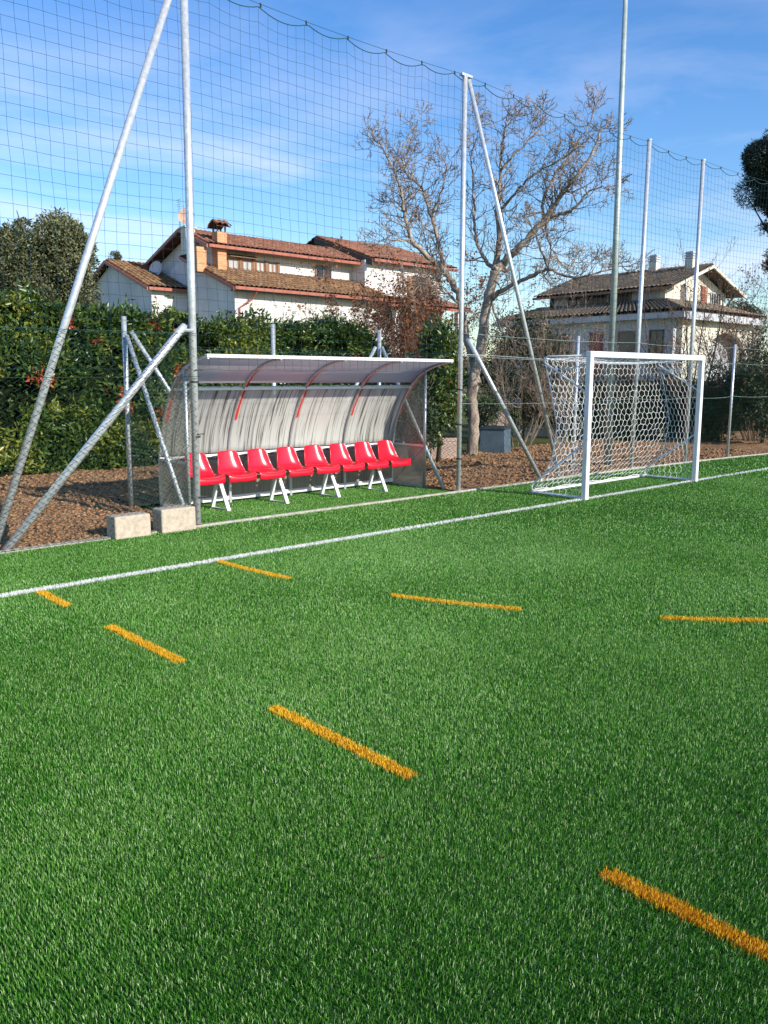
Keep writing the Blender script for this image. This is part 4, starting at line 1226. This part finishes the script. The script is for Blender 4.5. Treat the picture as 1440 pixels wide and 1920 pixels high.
binbox()
gb = Vector(gp(802, 711, 17.2))
def slab(name, xa, xb, ytop, ybot, D, th, mat, label, cat):
    a = at(xa, ytop, D); b = at(xb, ytop, D); z0 = max(at(xa, ybot, D).z, 0.0) if ybot < 840 else 0
    dn = (Vector((b.x - a.x, b.y - a.y, 0))).normalized(); nn = Vector((-dn.y, dn.x, 0)) * th
    zt = a.z
    mb = MB(); mb.hexa([(a.x, a.y, z0), (b.x, b.y, z0), (b.x + nn.x, b.y + nn.y, z0), (a.x + nn.x, a.y + nn.y, z0), (a.x, a.y, zt), (b.x, b.y, zt), (b.x + nn.x, b.y + nn.y, zt), (a.x + nn.x, a.y + nn.y, zt)])
    o = mb.build(name, M[mat], bevel=.01); return tag(o, label, cat)
slab('low_wall', 640, 862, 822, 870, 16.9, .2, 'pinkwall', 'low pinkish garden wall seen between the dugout and the tall pole', 'wall')
slab('low_wall', 965, 1300, 797, 850, 24.0, .25, 'kerb', 'long low grey retaining wall across the lawn behind the goal', 'wall')
slab('low_wall', 905, 955, 772, 850, 21.0, .5, 'pinkwall', 'short pale pink masonry block between walnut trunk and strut', 'wall')
slab('dark_backdrop', 1000, 1470, 715, 850, 26.5, 2.0, 'hedge_core', 'long dark low shed with deep shade painted into its colour behind the bushes right of the goal', 'backdrop')  # near-black block, the shade behind the bushes put into its colour

# ------------------------------------------------------------------ houses
def tile_roof(name, a, b, c, d, mat, parent, tile=.26, course=.42, amp=.10):
    """a-b eave, d-c ridge (a under d). Corrugated, stepped courses."""
    a, b, c, d = [np.array(p, float) for p in (a, b, c, d)]
    Lu = np.linalg.norm(b - a); Lv = np.linalg.norm(d - a)
    nu = max(int(Lu / tile), 1) * 6; nc = max(int(round(Lv / course)), 1)
    us = np.linspace(0, 1, nu + 1)
    vs = []; hs_ = []
    for k in range(nc):
        vs += [k / nc + 1e-4, (k + 1) / nc - 1e-4]; hs_ += [.035, 0.0]
    vs = np.array(vs); hs_ = np.array(hs_)
    nrm = np.cross(b - a, d - a); nrm /= np.linalg.norm(nrm)
    if nrm[2] < 0: nrm = -nrm
    U, Vv = np.meshgrid(us, vs, indexing='ij')
    P_ = (a[None, None] * ((1-U)*(1-Vv))[..., None] + b * (U*(1-Vv))[..., None] + c * (U*Vv)[..., None] + d * ((1-U)*Vv)[..., None])
    hh = amp * np.abs(np.sin(U * nu / 6 * math.pi)) ** .8 + hs_[None, :]
    rj = np.random.default_rng(int(Lu * 100))
    hh = hh + (rj.random((nu // 6 + 1, nc)) * .015)[np.minimum((np.arange(nu + 1) // 6), nu // 6)][:, np.repeat(np.arange(nc), 2)]
    P_ = P_ + nrm * hh[..., None]
    m_ = len(vs); i = np.arange(nu)[:, None] * m_ + np.arange(m_ - 1)[None, :]
    q = np.stack([i, i + m_, i + m_ + 1, i + 1], -1).reshape(-1, 4)
    V = P_.reshape(-1, 3)
    ph = (np.arange(nu) % 6 + .5) / 6                  # shade of the channels between cover tiles, painted into the tone
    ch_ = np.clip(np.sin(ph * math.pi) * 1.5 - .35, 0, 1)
    row_ = (np.arange(m_ - 1) % 2 == 1) * .45  # course steps get painted shade as well
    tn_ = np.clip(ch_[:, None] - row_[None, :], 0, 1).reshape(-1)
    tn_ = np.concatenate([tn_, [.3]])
    # underside deck
    dk = np.stack([a, b, c, d]) - nrm * .03
    q = np.concatenate([q, [[len(V), len(V) + 3, len(V) + 2, len(V) + 1]]]); V = np.concatenate([V, dk])
    return link(name, nmesh(name, V, q, None, M[mat], ('tone', tn_)), parent)

def bar(name, a, b, w, h, mat, parent):
    """rectangular bar between two points"""
    a = Vector(a); b = Vector(b); d = (b - a).normalized(); s = d.cross(Vector((0, 0, 1))).normalized() * w / 2; u_ = Vector((0, 0, h / 2))
    mb = MB(); mb.hexa([a - s - u_, b - s - u_, b + s - u_, a + s - u_, a - s + u_, b - s + u_, b + s + u_, a + s + u_])
    return mb.build(name, M[mat], parent)

def window(parent, x0, x1, y, z0, z1, frame='wood', glass='curtain', mull=1, axis='y', dirn=-1, sill=True):
    """window set in a wall facing -Y (axis y) or -X (axis x)"""
    def bx(mb, a0, a1, d0, d1, c0, c1):
        if axis == 'y': mb.box(a0, a1, y + min(d0, d1), y + max(d0, d1), c0, c1)
        else: mb.box(y + min(d0, d1), y + max(d0, d1), a0, a1, c0, c1)
    t = .06
    mb = MB()
    bx(mb, x0, x1, -.05, .03, z1 - t, z1); bx(mb, x0, x1, -.05, .03, z0, z0 + t)
    bx(mb, x0, x0 + t, -.05, .03, z0 + t, z1 - t); bx(mb, x1 - t, x1, -.05, .03, z0 + t, z1 - t)
    for k in range(mull):
        xm = x0 + (x1 - x0) * (k + 1) / (mull + 1); bx(mb, xm - .025, xm + .025, -.045, .02, z0 + t, z1 - t)
    w = mb.build('window', M[frame], parent)
    mb = MB(); bx(mb, x0 + .02, x1 - .02, -.012, -.004, z0 + .02, z1 - .02); mb.build('pane', M[glass], w)
    return w

h1 = empty('farmhouse', (21.7, 34, 0), 'white plastered house with stepped terracotta roofs and brick chimneys behind the hedge', 'house')
YF, YU = 34.0, 36.5
mb = MB()
mb.box(21.73, 31.0, YF, YF + .3, 0, 5.72)                                    # lower front
mb.prism([(21.73, YF + .3, 0), (21.73, YF + .3, 5.9), (21.73, 38.5, 7.60), (21.73, 42.2, 6.6), (21.73, 42.2, 0)], (.3, 0, 0))
mb.box(22.1, 31.0, YU, YU + .3, 5.8, 8.02)                                   # upper storey
mb.prism([(22.1, YU + .3, 6.5), (22.1, YU + .3, 8.02), (22.1, 38.5, 8.85), (22.1, 42.0, 7.6), (22.1, 42.0, 6.5)], (.3, 0, 0))
mb.box(31.0, 37.1, 35.4, 35.7, 0, 8.1)
mb.prism([(36.8, 35.7, 0), (36.8, 35.7, 7.85), (36.8, 40, 9.3), (36.8, 44, 7.9), (36.8, 44, 0)], (.3, 0, 0))
mb.prism([(31.0, 35.7, 5), (31.0, 35.7, 7.85), (31.0, 40, 9.3), (31.0, 44, 7.9), (31.0, 44, 5)], (.3, 0, 0))
mb.build('wall', M['plaster'], h1)
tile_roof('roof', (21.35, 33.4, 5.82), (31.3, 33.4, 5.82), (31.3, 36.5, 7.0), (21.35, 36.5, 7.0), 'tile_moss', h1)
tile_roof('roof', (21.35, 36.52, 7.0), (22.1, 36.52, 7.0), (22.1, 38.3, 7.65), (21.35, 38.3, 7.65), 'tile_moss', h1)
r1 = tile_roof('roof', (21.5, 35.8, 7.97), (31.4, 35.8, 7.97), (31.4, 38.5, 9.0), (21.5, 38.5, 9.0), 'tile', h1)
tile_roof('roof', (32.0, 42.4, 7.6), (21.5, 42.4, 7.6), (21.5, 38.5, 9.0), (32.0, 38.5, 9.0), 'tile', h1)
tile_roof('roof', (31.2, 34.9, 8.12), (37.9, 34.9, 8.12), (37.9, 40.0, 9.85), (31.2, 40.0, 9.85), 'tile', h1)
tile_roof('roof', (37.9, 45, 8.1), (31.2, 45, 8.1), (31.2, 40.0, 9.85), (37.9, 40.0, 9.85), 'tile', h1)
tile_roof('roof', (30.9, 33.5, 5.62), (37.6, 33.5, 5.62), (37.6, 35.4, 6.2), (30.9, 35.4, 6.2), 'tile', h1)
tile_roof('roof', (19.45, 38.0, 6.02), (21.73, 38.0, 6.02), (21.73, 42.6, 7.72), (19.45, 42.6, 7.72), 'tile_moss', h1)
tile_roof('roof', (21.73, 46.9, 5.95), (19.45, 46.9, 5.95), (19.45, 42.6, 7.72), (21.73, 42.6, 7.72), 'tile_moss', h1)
mb = MB()
mb.prism([(19.75, 38.3, 0), (19.75, 38.3, 6.0), (19.75, 42.6, 7.55), (19.75, 46.3, 6.0), (19.75, 46.3, 0)], (.3, 0, 0))
mb.box(20.05, 21.73, 38.3, 38.6, 0, 5.98)
mb.build('annex_wall', M['plaster'], h1)
for a, b in [((21.35, 33.36, 5.78), (31.3, 33.36, 5.78)), ((21.5, 35.76, 7.92), (32.0, 35.76, 7.92)), ((31.2, 34.86, 8.06), (37.9, 34.86, 8.06)), ((30.9, 33.46, 5.57), (37.6, 33.46, 5.57)), ((19.45, 37.96, 5.97), (21.7, 37.96, 5.97))]:
    bar('gutter', a, b, .12, .14, 'gutter', h1)
for a, b in [((21.36, 33.4, 5.74), (21.36, 38.3, 7.60)), ((21.46, 35.8, 7.9), (21.46, 38.5, 8.94)), ((21.46, 38.5, 8.94), (21.46, 42.4, 7.53)), ((19.43, 38.0, 5.95), (19.43, 42.6, 7.65)), ((19.43, 42.6, 7.65), (19.43, 46.9, 5.88))]:
    bar('verge_board', a, b, .10, .16, 'gutter', h1)
MB().tube([(22.6, 33.4, 5.72), (22.5, 33.7, 5.35), (21.95, 33.95, 4.95), (21.95, 33.95, 0)], .05, 8).build('downpipe', M['gutter'], h1)
bar('verge_board', (31.15, 34.9, 7.92), (31.15, 40, 9.65), .12, .34, 'bark_dark', h1)
# row of four windows with timber piers between
wx = [22.94, 23.78, 24.58, 25.32, 26.06]
for k in range(4):
    window(h1, wx[k] + .02, wx[k + 1] - .18, YU - .02, 6.84, 7.56, 'wood', 'curtain', 1)
    MB().box(wx[k + 1] - .17, wx[k + 1] - .01, YU - .10, YU - .001, 6.82, 7.60).build('pier', M['wood'], h1)
mb = MB(); mb.hexa([(22.9, YU - .35, 7.60), (24.6, YU - .35, 7.60), (24.6, YU, 7.72), (22.9, YU, 7.72), (22.9, YU - .35, 7.64), (24.6, YU - .35, 7.64), (24.6, YU, 7.77), (22.9, YU, 7.77)])
mb.build('awning', M['wood'], h1)
MB().box(22.9, 26.1, YU - .2, YU - .001, 6.76, 6.82).build('sill', M['plaster'], h1)
window(h1, 34.7, 35.7, 35.38, 6.3, 7.5, 'wood', 'glass_dark', 1)
for xw in (34.25, 35.72):
    MB().box(xw, xw + .42, 35.33, 35.38, 6.3, 7.5).build('shutter', M['wood'], h1)
window(h1, 28.4, 29.5, YU - .02, 7.02, 7.7, 'wood', 'glass_dark', 1)
window(h1, 33.6, 35.4, 35.38, 2.2, 4.75, 'wood', 'glass_dark', 3)
for xw in (33.0, 35.45):
    MB().box(xw, xw + .55, 35.33, 35.38, 2.9, 4.75).build('shutter', M['shutter_green'], h1)
MB().box(32.7, 36.3, 35.28, 35.38, 4.78, 4.92).build('lintel', M['white_paint'], h1)
for xw in (31.6, 36.6): MB().box(xw, xw + .3, 33.6, 33.9, 0, 5.5).build('porch_pillar', M['plaster'], h1)
# chimneys
mb = MB(); mb.box(20.98, 21.50, 36.0, 36.5, 6.7, 7.85); mb.build('chimney', M['brick'], h1)
mb = MB(); mb.box(22.1, 22.62, 35.95, 36.45, 8.05, 8.66); ch = mb.build('chimney', M['brick'], h1)
mb = MB(); mb.box(22.12, 22.62, 36.0, 36.49, 6.8, 7.92); mb.build('chimney_breast', M['brick'], h1)
mb = MB()
for (x_, y_) in ((22.15, 36.0), (22.57, 36.0), (22.15, 36.4), (22.57, 36.4)): mb.box(x_ - .03, x_ + .03, y_ - .03, y_ + .03, 8.66, 8.90)
mb.build('cap_posts', M['black'], ch)
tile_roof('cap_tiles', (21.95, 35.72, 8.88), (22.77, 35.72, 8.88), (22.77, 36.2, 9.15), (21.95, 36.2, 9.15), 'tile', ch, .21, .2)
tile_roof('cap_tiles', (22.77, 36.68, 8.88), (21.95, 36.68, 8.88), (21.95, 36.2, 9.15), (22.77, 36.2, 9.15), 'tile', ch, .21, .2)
mb = MB(); mb.box(21.35, 21.85, 37.6, 38.1, 7.7, 8.95); mb.box(21.28, 21.92, 37.52, 38.18, 8.95, 9.02); mb.build('flue_block', M['plaster2'], h1)
# dark recess and round dish on the gable, antenna and dish on the roof
def dish(center, nrm_, rad, mat, parent, name='satellite_dish'):
    n_ = Vector(nrm_).normalized(); a = n_.cross(Vector((0, 0, 1))).normalized(); b_ = n_.cross(a)
    rows = []
    for k in range(6):
        rr_ = rad * k / 5
        rows.append([tuple(Vector(center) + (a * math.cos(t) + b_ * math.sin(t)) * max(rr_, .002) + n_ * (.25 * rr_ * rr_ / rad)) for t in np.linspace(0, 2 * math.pi, 19)])
    mb = MB(); mb.grid(rows); o = mb.build(name, M[mat], parent)
    s = o.modifiers.new('t', 'SOLIDIFY'); s.thickness = .01
    MB().tube([tuple(center), tuple(Vector(center) - Vector((0, 0, rad * 1.1)))], .025, 6).build('dish_arm', M['galv_dull'], o)
    return o
dish((21.60, 37.9, 9.5), (-.55, -.5, .25), .42, 'dish', h1)
dish((21.2, 40.4, 7.2), (-.8, -.3, .2), .42, 'plaster_grey', h1)
mb = MB(); mb.tube([(21.55, 38.5, 9.0), (21.55, 38.5, 10.45)], .022, 6)
for k in range(7): mb.tube([(21.55, 38.5 - .25 + .02 * k, 10.4 - .11 * k), (21.55, 38.5 + .25 - .02 * k, 10.4 - .11 * k)], .010, 4)
mb.tube([(21.3, 38.5, 10.1), (21.8, 38.5, 10.1)], .010, 4)
mb.build('aerial', M['galv_dull'], h1)

# second house
h2 = empty('villa', (41.3, 23.2, 0), 'two-storey house with grey-brown tiled roof, sunlit cream gable and two chimneys', 'house')
mb = MB()
mb.box(41.3, 41.6, 23.2, 30.6, 4, 6.45)
mb.box(47.8, 48.1, 23.2, 30.6, 4, 6.45)
mb.prism([(41.3, 30.3, 4), (41.3, 30.3, 6.45), (44.7, 30.3, 7.5), (48.1, 30.3, 6.45), (48.1, 30.3, 4)], (0, .3, 0))
mb.build('upper_wall', M['plaster_grey'], h2)  # greyer than the gable wall: shade painted into the plaster colour
mb = MB(); mb.prism([(41.29, 23.19, 4), (41.29, 23.19, 6.42), (44.7, 23.19, 7.62), (48.11, 23.19, 6.42), (48.11, 23.19, 4)], (0, .25, 0)); mb.build('gable_wall', M['plaster2'], h2)
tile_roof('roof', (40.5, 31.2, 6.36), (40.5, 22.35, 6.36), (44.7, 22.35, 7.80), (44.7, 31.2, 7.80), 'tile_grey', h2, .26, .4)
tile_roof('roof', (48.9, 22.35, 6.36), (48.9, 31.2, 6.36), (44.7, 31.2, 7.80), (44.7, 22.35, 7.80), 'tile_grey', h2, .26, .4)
mb = MB(); mb.box(38.9, 39.2, 21.3, 31.9, 0, 4.95); mb.box(39.2, 47.0, 31.6, 31.9, 0, 4.95)
mb.build('lower_wall', M['plaster_grey'], h2)  # shaded side, its shade painted in as greyer plaster
mb = MB(); mb.box(39.2, 41.2, 21.0, 21.3, 0, 4.7)
# arched opening in the sunlit front
arc = [(41.2, 0), (41.2, 4.7), (47.0, 4.7), (47.0, 0), (46.2, 0), (46.2, 2.9)]
arc += [(44.1 + 2.1 * math.cos(t), 2.9 + 1.2 * math.sin(t)) for t in np.linspace(0, math.pi, 13)][1:-1] + [(42.0, 2.9), (42.0, 0)]
mb.prism([(x_, 21.0, z_) for x_, z_ in arc], (0, .3, 0))
mb.build('lower_front_wall', M['plaster2'], h2)
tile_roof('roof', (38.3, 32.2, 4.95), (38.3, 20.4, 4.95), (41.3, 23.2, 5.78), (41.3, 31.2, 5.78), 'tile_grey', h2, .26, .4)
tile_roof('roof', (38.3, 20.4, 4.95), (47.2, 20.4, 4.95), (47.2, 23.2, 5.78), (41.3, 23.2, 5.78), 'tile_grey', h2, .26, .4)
mb = MB(); mb.box(38.36, 38.5, 20.5, 32.1, 4.62, 4.92); mb.box(38.5, 47.1, 20.45, 20.6, 4.55, 4.92); mb.build('eaves_beam', M['plaster_grey'], h2)
MB().box(39.25, 46.9, 21.8, 22.0, 0, 4.5).build('porch_back_wall', M['plaster_grey'], h2)
bar('gutter', (40.46, 31.2, 6.30), (40.46, 22.35, 6.30), .1, .12, 'bark_dark' if False else 'wood', h2)
bar('verge_board', (40.5, 22.33, 6.28), (44.7, 22.33, 7.70), .08, .16, 'plaster2', h2)
bar('verge_board', (44.7, 22.33, 7.70), (48.9, 22.33, 6.28), .08, .16, 'plaster2', h2)
for y0_, y1_ in ((25.2, 26.6), (26.75, 28.0), (28.15, 29.3)):
    window(h2, y0_, y1_, 41.29, 5.62, 6.34, 'wood', 'glass_dark', 1, axis='x')
window(h2, 27.4, 28.6, 38.89, 2.3, 4.1, 'black', 'glass_dark', 1, axis='x')
window(h2, 23.4, 24.4, 38.89, 1.6, 4.1, 'wood', 'glass_dark', 0, axis='x')
window(h2, 21.8, 22.6, 38.89, 2.2, 4.1, 'black', 'glass_dark', 1, axis='x')
MB().box(38.83, 38.88, 25.3, 26.1, .9, 4.1).build('shutter', simple('dark_red_shutter', (0.30, 0.04, 0.03)), h2)
MB().box(45.1, 45.6, 23.1, 23.18, 5.75, 6.75).build('shutter', M['gutter'], h2)
window(h2, 46.2, 47.4, 23.17, 5.75, 6.5, 'plaster_grey', 'plaster_grey' if False else 'glass_dark', 3)
for (cx_, cy_, zb, zt) in ((44.4, 25.7, 7.3, 8.6), (44.0, 23.3, 7.2, 8.5)):
    c_ = MB().box(cx_ - .22, cx_ + .22, cy_ - .22, cy_ + .22, zb, zt - .4).build('chimney', M['plaster2'], h2)
    mb = MB()
    for k in range(3): mb.box(cx_ - .25, cx_ + .25, cy_ - .25, cy_ + .25, zt - .38 + .13 * k, zt - .31 + .13 * k)
    mb.box(cx_ - .2, cx_ + .2, cy_ - .2, cy_ + .2, zt - .4, zt + .0)
    mb.build('chimney_cap', M['plaster_grey'], c_)
mb = MB(); mb.box(42.9, 43.2, 22.95, 23.18, 4.5, 6.9); mb.build('flue', M['plaster_grey'], h2)
